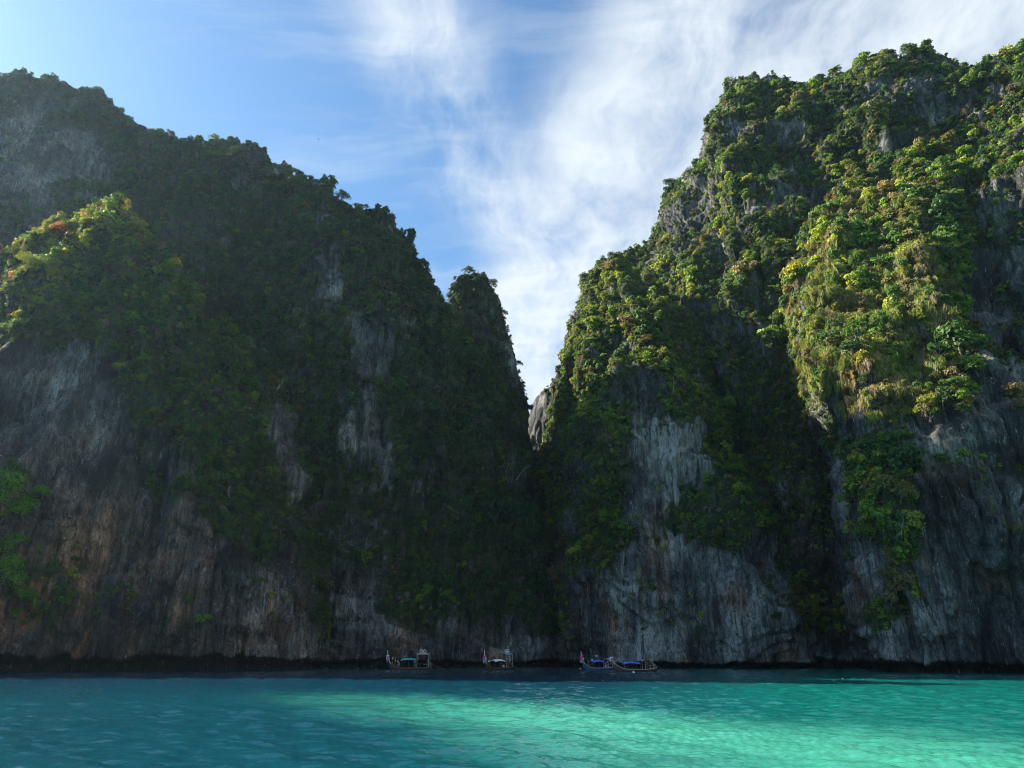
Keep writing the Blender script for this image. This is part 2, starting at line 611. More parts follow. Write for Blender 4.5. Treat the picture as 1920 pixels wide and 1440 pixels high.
def stations_left():
    S = [(-520, 78, -560, 760, 130), (-330, 90, -340, 690, 152), (-180, 100, -170, 620, 168), (-60, 107, -50, 572, 170), (0, 112, 8, 545, 164),
         (40, 115, 58, 472, 155), (100, 117, 112, 432, 151), (170, 119, 195, 405, 143), (240, 120, 250, 432, 138), (310, 121, 300, 490, 136),
         (380, 122, 352, 530, 138), (440, 124, 385, 590, 140), (490, 126, 432, 620, 143), (530, 128, 480, 660, 146),
         (560, 131, 512, 730, 149), (582, 135, 540, 810, 151), (590, 141, 565, 910, 153), (588, 149, 575, 1010, 156), (580, 158, 575, 1100, 160)]
    return [simple_station(s) for s in S]


def stations_pinnacle():
    S = [(800, 186, 815, 640, 206), (830, 185, 841, 590, 205), (850, 185, 848, 535, 205), (880, 185, 872, 514, 205), (910, 186, 906, 520, 205),
         (935, 187, 930, 552, 205), (955, 189, 946, 592, 206), (975, 192, 957, 655, 206), (990, 195, 972, 725, 207), (1005, 199, 986, 795, 208), (1020, 204, 1004, 880, 210)]
    return [simple_station(s, GV * .8 + .2 * LV) for s in S]


def stations_front():
    S = [(1000, 190, 1002, 930, 216), (1012, 182, 1022, 850, 215), (1034, 176, 1056, 757, 212), (1058, 170, 1066, 698, 210), (1080, 165, 1078, 648, 207),
         (1104, 160, 1092, 590, 203), (1130, 156, 1096, 532, 200), (1170, 151, 1122, 500, 196), (1220, 147, 1165, 492, 190),
         (1280, 145, 1215, 520, 187), (1340, 144, 1265, 570, 186), (1400, 143, 1310, 640, 184), (1450, 142.5, 1350, 730, 181),
         (1485, 143, 1395, 830, 176), (1498, 146, 1440, 920, 171), (1502, 153, 1478, 975, 166), (1503, 163, 1495, 1040, 168), (1500, 174, 1500, 1120, 176)]
    return [simple_station(s) for s in S]


def stations_high():
    S = [(1030, 205, 1060, 644, 262), (1060, 198, 1090, 564, 256), (1100, 190, 1122, 509, 250), (1150, 183, 1162, 486, 246), (1200, 177, 1215, 456, 241), (1230, 173, 1242, 399, 238),
         (1262, 169, 1258, 356, 236), (1300, 165, 1302, 317, 232), (1340, 161, 1338, 237, 227), (1370, 158, 1368, 169, 223),
         (1410, 155, 1408, 151, 219), (1450, 152, 1465, 156, 214), (1490, 149, 1520, 165, 209), (1530, 146, 1585, 145, 204),
         (1570, 144, 1640, 119, 200), (1610, 142, 1710, 113, 196), (1660, 139, 1762, 115, 193), (1720, 135, 1802, 135, 190),
         (1800, 130, 1850, 123, 187), (1900, 122, 1920, 101, 184), (2050, 112, 2060, 69, 180), (2250, 102, 2250, 79, 176)]
    return [simple_station(s) for s in S]


def stations_right():
    L = level_station
    return [
        L(1545, 200, [(1515, 1100, 202), (1505, 900, 202), (1500, 740, 202), (1512, 560, 208), (1572, 345, 217), (1650, 199, 226)]),
        L(1540, 182, [(1512, 1100, 182), (1504, 900, 181), (1491, 730, 176), (1503, 545, 180), (1566, 345, 192), (1646, 196, 204)]),
        L(1548, 176, [(1525, 1100, 175), (1512, 900, 171), (1490, 730, 151), (1506, 545, 154), (1572, 345, 172), (1655, 192, 194)]),
        L(1582, 158, [(1570, 1100, 156), (1560, 900, 151), (1540, 735, 130), (1565, 545, 140), (1632, 345, 162), (1700, 186, 186)]),
        L(1645, 121, [(1635, 1100, 119), (1630, 900, 118), (1632, 740, 118), (1660, 545, 131), (1720, 345, 154), (1765, 172, 181)]),
        L(1735, 111, [(1732, 1100, 109), (1730, 900, 109), (1735, 745, 113), (1755, 545, 126), (1795, 345, 150), (1822, 150, 178)]),
        L(1830, 107, [(1830, 1100, 106), (1832, 900, 107), (1840, 745, 114), (1852, 545, 130), (1872, 345, 153), (1880, 112, 175)]),
        L(1930, 103, [(1932, 1100, 103), (1935, 900, 107), (1938, 740, 117), (1942, 545, 136), (1946, 340, 159), (1948, 80, 174)]),
        L(2060, 89, [(2062, 1100, 92), (2064, 900, 99), (2066, 740, 113), (2066, 545, 135), (2066, 340, 158), (2066, 70, 171)]),
        L(2260, 84, [(2262, 1100, 88), (2264, 900, 96), (2266, 740, 110), (2266, 545, 130), (2266, 340, 152), (2266, 90, 168)]),
    ]


def stations_gap():
    S = [(972, 246, 972, 900, 264), (978, 240, 982, 832, 258), (984, 236, 989, 790, 253), (994, 232, 997, 758, 248), (1010, 229, 1012, 738, 244), (1035, 228, 1036, 728, 242), (1060, 230, 1062, 745, 244), (1080, 234, 1080, 800, 248)]
    return [simple_station(s, GV * .6 + .4 * LV) for s in S]


C_BACK = build_cliff('cliff', stations_back(), 700, 320, 101, 1.0, 50, cover=cover_fn(BARE_BACK, 5, 1.02), pale=BARE_BACK, name_pale='dim', lip=1.7)
C_PIN = build_cliff('cliff', stations_pinnacle(), 150, 190, 151, 0.55, 14, nb=10, crest_rough=1.6, cover=cover_fn(BARE_BACK, 9, 0.72))
C_LEFT = build_cliff('cliff', stations_left(), 560, 330, 203, 0.85, 22, crest_rough=2.0, cover=cover_fn(BARE_LEFT, 15, 1.06), pale=BARE_LEFT, name_pale='dim', lip=3.0)
C_HIGH = build_cliff('cliff', stations_high(), 520, 330, 307, 1.0, 50, cover=cover_fn([], 25, 0.74, .5))
C_FRONT = build_cliff('cliff', stations_front(), 460, 310, 409, 0.8, 16, crest_rough=1.6, cover=cover_fn(BARE_FRONT, 35), pale=BARE_FRONT[:2], lip=1.25)
C_RIGHT = build_cliff('cliff', stations_right(), 440, 340, 503, 0.85, 40, crest_rough=2.0, cover=cover_fn(BARE_RIGHT, 45), pale=[[(1600, 1000), (2000, 1000), (2000, 1290), (1600, 1290)]], name_pale='dim', lip=1.9)
C_GAP = build_cliff('cliff', stations_gap(), 90, 120, 601, 0.35, 12, nb=8, crest_rough=0.8, cover=cover_fn([[(960, 700), (1030, 730), (1020, 840), (960, 840)]], 55))


# ------------------------------------------------------------------ water
def nonuni(segs):
    out = []
    for a, b, s0, s1 in segs:
        x = a
        while x < b:
            out.append(x)
            x += s0 + (s1 - s0) * (x - a) / (b - a)
    out.append(segs[-1][1])
    return np.array(out)


def wave_height(X, Y):
    h = np.zeros_like(X)
    r = np.random.default_rng(3)
    for i in range(34):
        lam = 0.50 * 1.105 ** i * (1 + .08 * r.uniform(-1, 1))
        if lam > 6.5:
            break
        ang = radians(-98) + r.normal(0, .45)
        k = 2 * pi / lam
        a = 0.0235 * lam ** 0.30
        ph = k * (X * cos(ang) + Y * sin(ang)) + r.uniform(0, 6.28)
        jit = 1.7 * vnoise(X * .35 / lam + i, Y * .35 / lam, 0 * X, 900 + i)
        s = np.sin(ph + jit)
        env = .55 + .55 * vnoise(X * .11 / math.sqrt(lam) - i, Y * .11 / math.sqrt(lam), 0 * X, 950 + i)
        h += a * env * (s + .25 * np.abs(s))
    return h


def water_material():
    m, N = new_mat('lagoon_water')
    out = N.n('ShaderNodeOutputMaterial')
    b = N.n('ShaderNodeBsdfPrincipled')
    geo = N.n('ShaderNodeNewGeometry')
    p = geo.outputs['Position']
    sep = N.n('ShaderNodeSeparateXYZ', inp={0: p})
    x, y = sep.outputs[0], sep.outputs[1]
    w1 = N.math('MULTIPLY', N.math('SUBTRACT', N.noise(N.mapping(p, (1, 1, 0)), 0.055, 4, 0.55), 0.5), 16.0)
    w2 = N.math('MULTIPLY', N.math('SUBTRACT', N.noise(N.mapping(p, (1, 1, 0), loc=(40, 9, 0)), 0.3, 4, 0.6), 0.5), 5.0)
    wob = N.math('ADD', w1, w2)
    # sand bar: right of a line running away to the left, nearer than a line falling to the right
    l1 = N.math('ADD', N.math('ADD', N.math('MULTIPLY', x, 0.866), N.math('MULTIPLY', y, 0.50)), -15.0)  # left edge of the bar doubles as a painted shadow edge
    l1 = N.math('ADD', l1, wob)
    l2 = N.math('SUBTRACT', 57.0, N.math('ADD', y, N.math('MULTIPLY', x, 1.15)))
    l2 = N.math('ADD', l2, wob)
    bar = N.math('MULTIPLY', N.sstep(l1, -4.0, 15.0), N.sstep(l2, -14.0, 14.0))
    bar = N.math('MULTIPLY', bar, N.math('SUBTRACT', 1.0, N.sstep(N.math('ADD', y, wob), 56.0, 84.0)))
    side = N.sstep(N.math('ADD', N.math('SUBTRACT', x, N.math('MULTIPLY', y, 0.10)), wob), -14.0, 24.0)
    deep = N.mix(side, (0.003, 0.044, 0.064), (0.003, 0.105, 0.094))  # left water darker: cliff shade painted into its colour
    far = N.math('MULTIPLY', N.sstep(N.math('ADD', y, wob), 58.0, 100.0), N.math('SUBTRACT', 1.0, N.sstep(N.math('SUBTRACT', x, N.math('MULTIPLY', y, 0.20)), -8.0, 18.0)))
    deep = N.mix(N.math('MULTIPLY', far, 0.85), deep, (0.003, 0.030, 0.055))  # dark reflection at the far centre painted into the water colour
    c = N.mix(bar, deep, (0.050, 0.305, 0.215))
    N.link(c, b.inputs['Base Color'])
    b.inputs['Roughness'].default_value = 0.045
    b.inputs['IOR'].default_value = 1.333
    n1 = N.noise(N.mapping(p, (1.0, 1.5, 0)), 3.2, 4, 0.62)
    n2 = N.noise(N.mapping(p, (0.8, 1.4, 0)), 1.15, 3, 0.55)
    bump = N.n('ShaderNodeBump', inp={'Height': N.math('ADD', N.math('MULTIPLY', n1, 0.35), n2)})
    bump.inputs['Strength'].default_value = 0.5
    bump.inputs['Distance'].default_value = 0.13
    N.link(bump.outputs[0], b.inputs['Normal'])
    N.link(b.outputs[0], out.inputs['Surface'])
    return m


def build_water():
    xs_r = nonuni([(0, 24, .125, .15), (24, 60, .15, .5), (60, 200, .6, 4), (200, 3000, 6, 300)])
    xs = np.concatenate([-xs_r[:0:-1], xs_r])
    ys = np.concatenate([nonuni([(-1500, -60, 200, 20), (-60, 8, 8, 1)])[:-1], nonuni([(8, 18, .3, .1), (18, 50, .095, .14), (50, 130, .14, .5), (130, 260, .6, 1.5), (260, 700, 3, 30), (700, 6000, 40, 600)])])
    X, Y = np.meshgrid(xs, ys, indexing='ij')
    Z = np.zeros_like(X)
    msk = (np.abs(X) < 190) & (Y > 10) & (Y < 300)
    Z[msk] = wave_height(X[msk], Y[msk]) * smooth(Y[msk], 10, 20) * (1 - smooth(np.abs(X[msk]), 150, 190)) * (1 - .75 * smooth(Y[msk], 190, 240))
    V = np.stack([X, Y, Z], -1).reshape(-1, 3)
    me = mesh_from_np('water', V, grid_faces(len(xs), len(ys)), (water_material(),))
    link(bpy.data.objects.new('water', me), kind='structure')
    return len(V)


NW = build_water()
print('water verts', NW)
# ------------------------------------------------------------------ plants
def quads_mesh(C, Nn, size, r, asp=0.62, tri=False):
    """leaf clumps: one bent-free quad per centre, facing Nn"""
    n = len(C)
    Nn = Nn / (np.linalg.norm(Nn, axis=1, keepdims=True) + 1e-9)
    a = r.normal(size=(n, 3))
    T = np.cross(Nn, a)
    T /= np.linalg.norm(T, axis=1, keepdims=True) + 1e-9
    B = np.cross(Nn, T)
    s = (size * r.uniform(.6, 1.35, n))[:, None]
    V = np.stack([C - T * s, C - B * s * asp, C + T * s * 1.1, C + B * s * asp], 1)
    return V.reshape(-1, 3), np.arange(4 * n).reshape(-1, 4)


def tube(path, radii, sides=5):
    path = np.asarray(path, float)
    V, Fq = [], []
    for i, (p, rad) in enumerate(zip(path, radii)):
        d = path[min(i + 1, len(path) - 1)] - path[max(i - 1, 0)]
        d /= np.linalg.norm(d) + 1e-9
        u = np.cross(d, (0.3, 1, 0.2))
        u /= np.linalg.norm(u) + 1e-9
        w = np.cross(d, u)
        for k in range(sides):
            t = 2 * pi * k / sides
            V.append(p + rad * (u * cos(t) + w * sin(t)))
    for i in range(len(path) - 1):
        for k in range(sides):
            a, b = i * sides + k, i * sides + (k + 1) % sides
            Fq.append((a, b, b + sides, a + sides))
    return np.array(V), np.array(Fq)


def merge(parts):
    V, Fq, o = [], [], 0
    for v, f in parts:
        V.append(v)
        Fq.append(f + o)
        o += len(v)
    return np.concatenate(V), np.concatenate(Fq)


def blob_leaves(blobs, n, size, r, up=.35, jit=.55, fill=.35):
    w = np.array([b[3] ** 2 for b in blobs])
    idx = r.choice(len(blobs), n, p=w / w.sum())
    B = np.array(blobs)[idx]
    d = r.normal(size=(n, 3))
    d /= np.linalg.norm(d, axis=1, keepdims=True)
    d[:, 2] = np.where(d[:, 2] < -.35, -d[:, 2] * .6, d[:, 2])
    rad = B[:, 3:4] * (1 - fill * r.random((n, 1)) ** 1.5)
    rad = rad * np.where(r.random((n, 1)) < .16, 1 + .45 * r.random((n, 1)), 1)
    C = B[:, :3] + d * rad * np.array([1, 1, .72])
    Nn = d + np.array([0, 0, up]) + jit * r.normal(size=(n, 3))
    return quads_mesh(C, Nn, size, r)


def crown_round(seed, flat=1.0, n=380, spread=.62, nb=8, size=.135, zc=1.05):
    r = np.random.default_rng(seed)
    blobs = []
    for k in range(nb):
        a = 2 * pi * k / nb + r.uniform(-.5, .5)
        q = spread * r.uniform(.35, 1.1)
        blobs.append((q * cos(a), q * sin(a), zc + flat * r.uniform(-.38, .42), r.uniform(.30, .52)))
    blobs.append((r.uniform(-.15, .15), r.uniform(-.15, .15), zc + flat * .45, .45))
    return blob_leaves(blobs, n, size, r), blobs


def trunk_for(blobs, seed, h0=-.25):
    r = np.random.default_rng(seed)
    parts = []
    c = np.mean([b[:3] for b in blobs], 0)
    fork = np.array([c[0] * .4, c[1] * .4, c[2] * .55])
    parts.append(tube([(0, 0, h0), (.04, -.03, fork[2] * .5), fork], (.085, .065, .05)))
    for b in blobs[:6]:
        e = np.array(b[:3])
        mid = (fork + e) / 2 + r.normal(size=3) * .07
        parts.append(tube([fork, mid, e], (.042, .028, .012), 4))
    return merge(parts)


def curtain(seed):
    """creepers hanging down the rock in long tresses"""
    r = np.random.default_rng(seed)
    C, Nn = [], []
    for k in range(17):
        x0, y0 = r.uniform(-.9, .9), r.uniform(-.15, .25)
        L = r.uniform(.7, 2.4)
        m = int(26 * L / 1.6)
        t = np.sort(r.random(m))
        C.append(np.stack([x0 + .10 * np.sin(5 * t + k) + r.normal(size=m) * .06, y0 + .25 * t + r.normal(size=m) * .06, .35 - L * t], 1))
        Nn.append(np.stack([r.normal(size=m) * .5, np.full(m, 0.) + r.normal(size=m) * .9, .35 + r.normal(size=m) * .3], 1))
    C, Nn = np.concatenate(C), np.concatenate(Nn)
    return quads_mesh(C, Nn, .12, r, .5)


def twig_bush(seed):
    r = np.random.default_rng(seed)
    V, Fq, o = [], [], 0

    def branch(p, d, L, w, lev):
        nonlocal o
        q = p + d * L
        side = np.cross(d, r.normal(size=3))
        side /= np.linalg.norm(side) + 1e-9
        V.extend([p - side * w, p + side * w, q + side * w * .5, q - side * w * .5])
        Fq.append((o, o + 1, o + 2, o + 3))
        o += 4
        if lev < 3:
            for _ in range(3 if lev else 7):
                nd = d + .75 * r.normal(size=3) + np.array([0, 0, .25])
                nd /= np.linalg.norm(nd)
                branch(p + d * L * r.uniform(.45, 1), nd, L * r.uniform(.5, .8), w * .6, lev + 1)
    for _ in range(2):
        d = np.array([r.normal() * .3, r.normal() * .3, 1])
        branch(np.zeros(3), d / np.linalg.norm(d), .75, .03, 0)
    return np.array(V), np.array(Fq)


def tussock(seed):
    r = np.random.default_rng(seed)
    V, Fq = [], []
    for k in range(110):
        a, L = r.uniform(0, 2 * pi), r.uniform(.5, 1.25)
        b = np.array([r.normal() * .35, r.normal() * .35, 0])
        d = np.array([cos(a), sin(a), 0])
        s = np.array([-sin(a), cos(a), 0]) * .045
        p1 = b + d * L * .35 + np.array([0, 0, L * .55])
        p2 = b + d * L * .95 + np.array([0, 0, L * .12])
        o = len(V)
        V.extend([b - s, b + s, p1 + s, p1 - s, p2 + s * .4, p2 - s * .4])
        Fq.extend([(o, o + 1, o + 2, o + 3), (o + 3, o + 2, o + 4, o + 5)])
    return np.array(V), np.array(Fq)


def bush_low(seed):
    r = np.random.default_rng(seed)
    blobs = [(r.uniform(-.8, .8), r.uniform(-.8, .8), r.uniform(.05, .75), r.uniform(.28, .5)) for _ in range(10)]
    return blob_leaves(blobs, 330, .115, r, up=.5)


PROTO = []           # (crown V, F, trunk V, F or None)
for sd in (1, 2, 3):
    (cv, cf), bl = crown_round(sd * 11, 1.0, 400, .58, 8)
    PROTO.append((cv, cf) + trunk_for(bl, sd))
for sd in (4, 5):
    (cv, cf), bl = crown_round(sd * 13, .38, 380, .85, 9, .13, 1.25)
    PROTO.append((cv, cf) + trunk_for(bl, sd))
(cv, cf), bl = crown_round(77, .9, 210, .72, 7, .13, 1.2)       # thin, see-through crown
PROTO.append((cv, cf) + trunk_for(bl, 6))
PROTO.append(curtain(8) + (None, None))
PROTO.append(curtain(9) + (None, None))
PROTO.append(twig_bush(10) + (None, None))
PROTO.append(tussock(11) + (None, None))
PROTO.append(bush_low(12) + (None, None))
PROTO.append(bush_low(13) + (None, None))
(cv, cf), bl = crown_round(91, 1.0, 1700, .66, 14, .062)          # full crowns for the larger trees
PROTO.append((cv, cf) + trunk_for(bl, 21))
(cv, cf), bl = crown_round(92, .55, 1700, .85, 15, .062, 1.2)
PROTO.append((cv, cf) + trunk_for(bl, 22))
def grass_mat(seed):
    r = np.random.default_rng(seed)
    V, Fq = [], []
    for k in range(170):
        b = np.array([r.uniform(-1, 1), r.uniform(-.15, .15), r.uniform(-.8, .8)])
        L = r.uniform(.45, 1.0)
        d = np.array([r.normal() * .22, .45 + .25 * r.random(), 0])
        s_ = np.array([.035, 0, .01])
        p1 = b + d * L * .7 + np.array([0, 0, .22 * L])
        p2 = b + d * L * 1.1 + np.array([0, 0, -.55 * L])
        o = len(V)
        V.extend([b - s_, b + s_, p1 + s_, p1 - s_, p2 + s_ * .4, p2 - s_ * .4])
        Fq.extend([(o, o + 1, o + 2, o + 3), (o + 3, o + 2, o + 4, o + 5)])
    return np.array(V), np.array(Fq)


PROTO.append(grass_mat(31) + (None, None))
PROTO.append(grass_mat(32) + (None, None))
SP_ROUND, SP_FLAT, SP_THIN, SP_CURT, SP_TWIG, SP_GRASS, SP_BUSH = (0, 1, 2), (3, 4), (5,), (6, 7), 8, 9, (10, 11)

PAL = {
    'dark': (0.022, 0.050, 0.022), 'deep': (0.030, 0.068, 0.026), 'mid': (0.044, 0.090, 0.025),
    'bright': (0.085, 0.150, 0.022), 'lime': (0.150, 0.185, 0.026), 'yellow': (0.185, 0.19, 0.030),
    'olive': (0.085, 0.085, 0.028), 'dry': (0.135, 0.115, 0.060), 'fresh': (0.085, 0.20, 0.018), 'straw': (0.15, 0.125, 0.065), 'palegrass': (0.145, 0.165, 0.042), 'freshgrass': (0.095, 0.14, 0.026), 'grey': (0.13, 0.115, 0.095), 'orange': (0.26, 0.14, 0.05),
}


def forest_nodes():
    ng = bpy.data.node_groups.new('plants', 'GeometryNodeTree')
    ng.interface.new_socket('Geometry', in_out='INPUT', socket_type='NodeSocketGeometry')
    ng.interface.new_socket('Geometry', in_out='OUTPUT', socket_type='NodeSocketGeometry')
    N = NT(ng)
    gi, go = N.n('NodeGroupInput'), N.n('NodeGroupOutput')

    def attr(nm, typ):
        a = N.n('GeometryNodeInputNamedAttribute', data_type=typ)
        a.inputs['Name'].default_value = nm
        return a.outputs[0]

    def eq(v):
        c = N.n('FunctionNodeCompare', data_type='INT', operation='EQUAL')
        N.link(attr('proto', 'INT'), c.inputs[2])
        c.inputs[3].default_value = v
        return c.outputs[0]

    seed = N.n('GeometryNodeSeparateGeometry', domain='POINT')
    N.link(gi.outputs[0], seed.inputs[0])
    N.link(eq(-1), seed.inputs[1])
    join = N.n('GeometryNodeJoinGeometry')
    for k in range(len(PROTO)):
        sep = N.n('GeometryNodeSeparateGeometry', domain='POINT')
        N.link(seed.outputs[1], sep.inputs[0])
        N.link(eq(k), sep.inputs[1])
        c = N.n('FunctionNodeCompare', data_type='INT', operation='EQUAL')
        N.link(attr('species', 'INT'), c.inputs[2])
        c.inputs[3].default_value = k
        ins = N.n('GeometryNodeInstanceOnPoints')
        N.link(seed.outputs[0], ins.inputs['Points'])
        N.link(c.outputs[0], ins.inputs['Selection'])
        N.link(sep.outputs[0], ins.inputs['Instance'])
        N.link(attr('turn', 'FLOAT_VECTOR'), ins.inputs['Rotation'])
        N.link(attr('size', 'FLOAT_VECTOR'), ins.inputs['Scale'])
        N.link(ins.outputs[0], join.inputs[0])
    N.link(join.outputs[0], go.inputs[0])
    return ng


FOREST_NODES = forest_nodes()


def euler_from_axes(Zd, spin):
    Zd = Zd / np.linalg.norm(Zd, axis=1, keepdims=True)
    ref = np.where(np.abs(Zd[:, 2:3]) > .95, np.array([[1., 0, 0]]), np.array([[0., 0, 1]]))
    X = np.cross(ref, Zd)
    X /= np.linalg.norm(X, axis=1, keepdims=True)
    Y = np.cross(Zd, X)
    c, s = np.cos(spin)[:, None], np.sin(spin)[:, None]
    X2 = X * c + Y * s
    Y2 = -X * s + Y * c
    ry = -np.arcsin(np.clip(X2[:, 2], -1, 1))
    rx = np.arctan2(Y2[:, 2], Zd[:, 2])
    rz = np.arctan2(X2[:, 1], X2[:, 0])
    return np.stack([rx, ry, rz], 1)


def make_forest(name, label, P, E, S, SPc, T):
    """one mass of growth: loose seed points plus its plant shapes, spread by its node tree"""
    V, Fs, proto, mats = [], [], [], []
    o = 0
    for k, (cv, cf, tv, tf) in enumerate(PROTO):
        V.append(cv); Fs.append(cf + o); o += len(cv); mats.append(np.zeros(len(cf), int)); proto.append(np.full(len(cv), k))
        if tv is not None:
            V.append(tv); Fs.append(tf + o); o += len(tv); mats.append(np.ones(len(tf), int)); proto.append(np.full(len(tv), k))
    V.append(P); proto.append(np.full(len(P), -1))
    Va, Fa = np.concatenate(V), np.concatenate(Fs)
    me = mesh_from_np(name, Va, Fa, (LEAF, BARK), False)
    me.polygons.foreach_set('material_index', np.concatenate(mats).astype(np.int32))
    npad = len(Va) - len(P)

    def put(nm, typ, key, arr, width):
        a = me.attributes.new(nm, typ, 'POINT')
        full = np.zeros((len(Va), width), np.float32)
        full[npad:] = arr.reshape(len(P), width)
        a.data.foreach_set(key, full.ravel())
    a = me.attributes.new('proto', 'INT', 'POINT')
    a.data.foreach_set('value', np.concatenate(proto).astype(np.int32))
    a = me.attributes.new('species', 'INT', 'POINT')
    f = np.full(len(Va), -9, np.int32)
    f[npad:] = SPc
    a.data.foreach_set('value', f)
    put('turn', 'FLOAT_VECTOR', 'vector', E, 3)
    put('size', 'FLOAT_VECTOR', 'vector', S, 3)
    put('tint', 'FLOAT_COLOR', 'color', np.concatenate([T, np.ones((len(P), 1))], 1), 4)
    ob = link(bpy.data.objects.new(name, me), kind='stuff', label=label, category=name)
    md = ob.modifiers.new('spread', 'NODES')
    md.node_group = FOREST_NODES
    return ob


def sample_cliff(C, dens, seed):
    r = np.random.default_rng(seed)
    G, Nn, gr = C['G'], C['N'], C['gr']
    q = G[:-1, :-1]
    a, b = G[1:, :-1] - q, G[:-1, 1:] - q
    area = np.linalg.norm(np.cross(a, b), axis=-1)
    c = q - np.array([0, 0, CAM_H])
    c = c / np.linalg.norm(c, axis=-1, keepdims=True)
    facing = -(c * Nn[:-1, :-1]).sum(-1)
    g = np.clip(gr[:-1, :-1], 0, 1)
    px, py = to_px(q.reshape(-1, 3))
    inv = ((px > -90) & (px < 2010) & (py < 1300)).reshape(area.shape)
    w = area * np.clip(g, 0, 1) ** 1.3 * np.where(facing > -.25, 1, .0) * np.where(inv, 1, .12) * (q[..., 1] > 20)
    back = np.arange(area.shape[1]) > C['nv'] + 7
    w[:, back] *= .0
    w[:, C['nv'] - 12:C['nv'] + 4] *= 1.8
    n = int(w.sum() * dens)
    idx = r.choice(w.size, n, p=(w / w.sum()).ravel())
    iu, iv = np.unravel_index(idx, w.shape)
    P = G[iu, iv] + a[iu, iv] * r.random((n, 1)) + b[iu, iv] * r.random((n, 1))
    return P, Nn[iu, iv], gr[iu, iv], facing[iu, iv], iv / C['nv'], r


def pick(r, names, probs, n):
    cols = np.array([PAL[k] for k in names]) * 1.5
    return cols[r.choice(len(names), n, p=np.array(probs) / np.sum(probs))]


INDIV = []           # candidates to become trees of their own


def grass(C, zone, label, dens, seed, poly):
    P, Nn, gr, facing, lev, r = sample_cliff(C, dens, seed)
    px, py = to_px(P)
    n0 = fbm(P[:, 0] * .05, P[:, 1] * .05, P[:, 2] * .03, seed, 2)
    ok = (r.random(len(P)) < poly_mask(px + 30 * n0, py + 40 * n0, poly, 35)) & (Nn[:, 2] > r.uniform(-.05, .30, len(P)))
    P, Nn, n0 = P[ok], Nn[ok], n0[ok]
    n = len(P)
    streaks = fbm(P[:, 0] * .11, P[:, 1] * .11, P[:, 2] * .02, seed + 2, 2)
    T = pick(r, ('palegrass', 'freshgrass', 'straw'), (4, 2.5, 1.5), n)
    T = np.where((streaks > .25)[:, None], pick(r, ('straw', 'palegrass', 'olive'), (4, 1.5, 1), n), T)
    T = np.where((streaks < -.35)[:, None], pick(r, ('freshgrass', 'bright', 'mid'), (3, 2, 1), n), T)
    yaw = np.arctan2(Nn[:, 1], Nn[:, 0]) - pi / 2
    E = np.stack([r.normal(size=n) * .15, r.normal(size=n) * .2, yaw + r.normal(size=n) * .3], 1)
    S = (.75 + .75 * r.random(n))[:, None] * np.stack([r.uniform(.9, 1.4, n), np.ones(n), r.uniform(.9, 1.7, n)], 1)
    return dict(zone=zone, name='grass', label=label, P=P, E=E, S=S, sp=r.choice([14, 15], n), T=T * 1.45, score=np.zeros(n), px=px[ok], py=py[ok], N=Nn, lev=lev[ok])


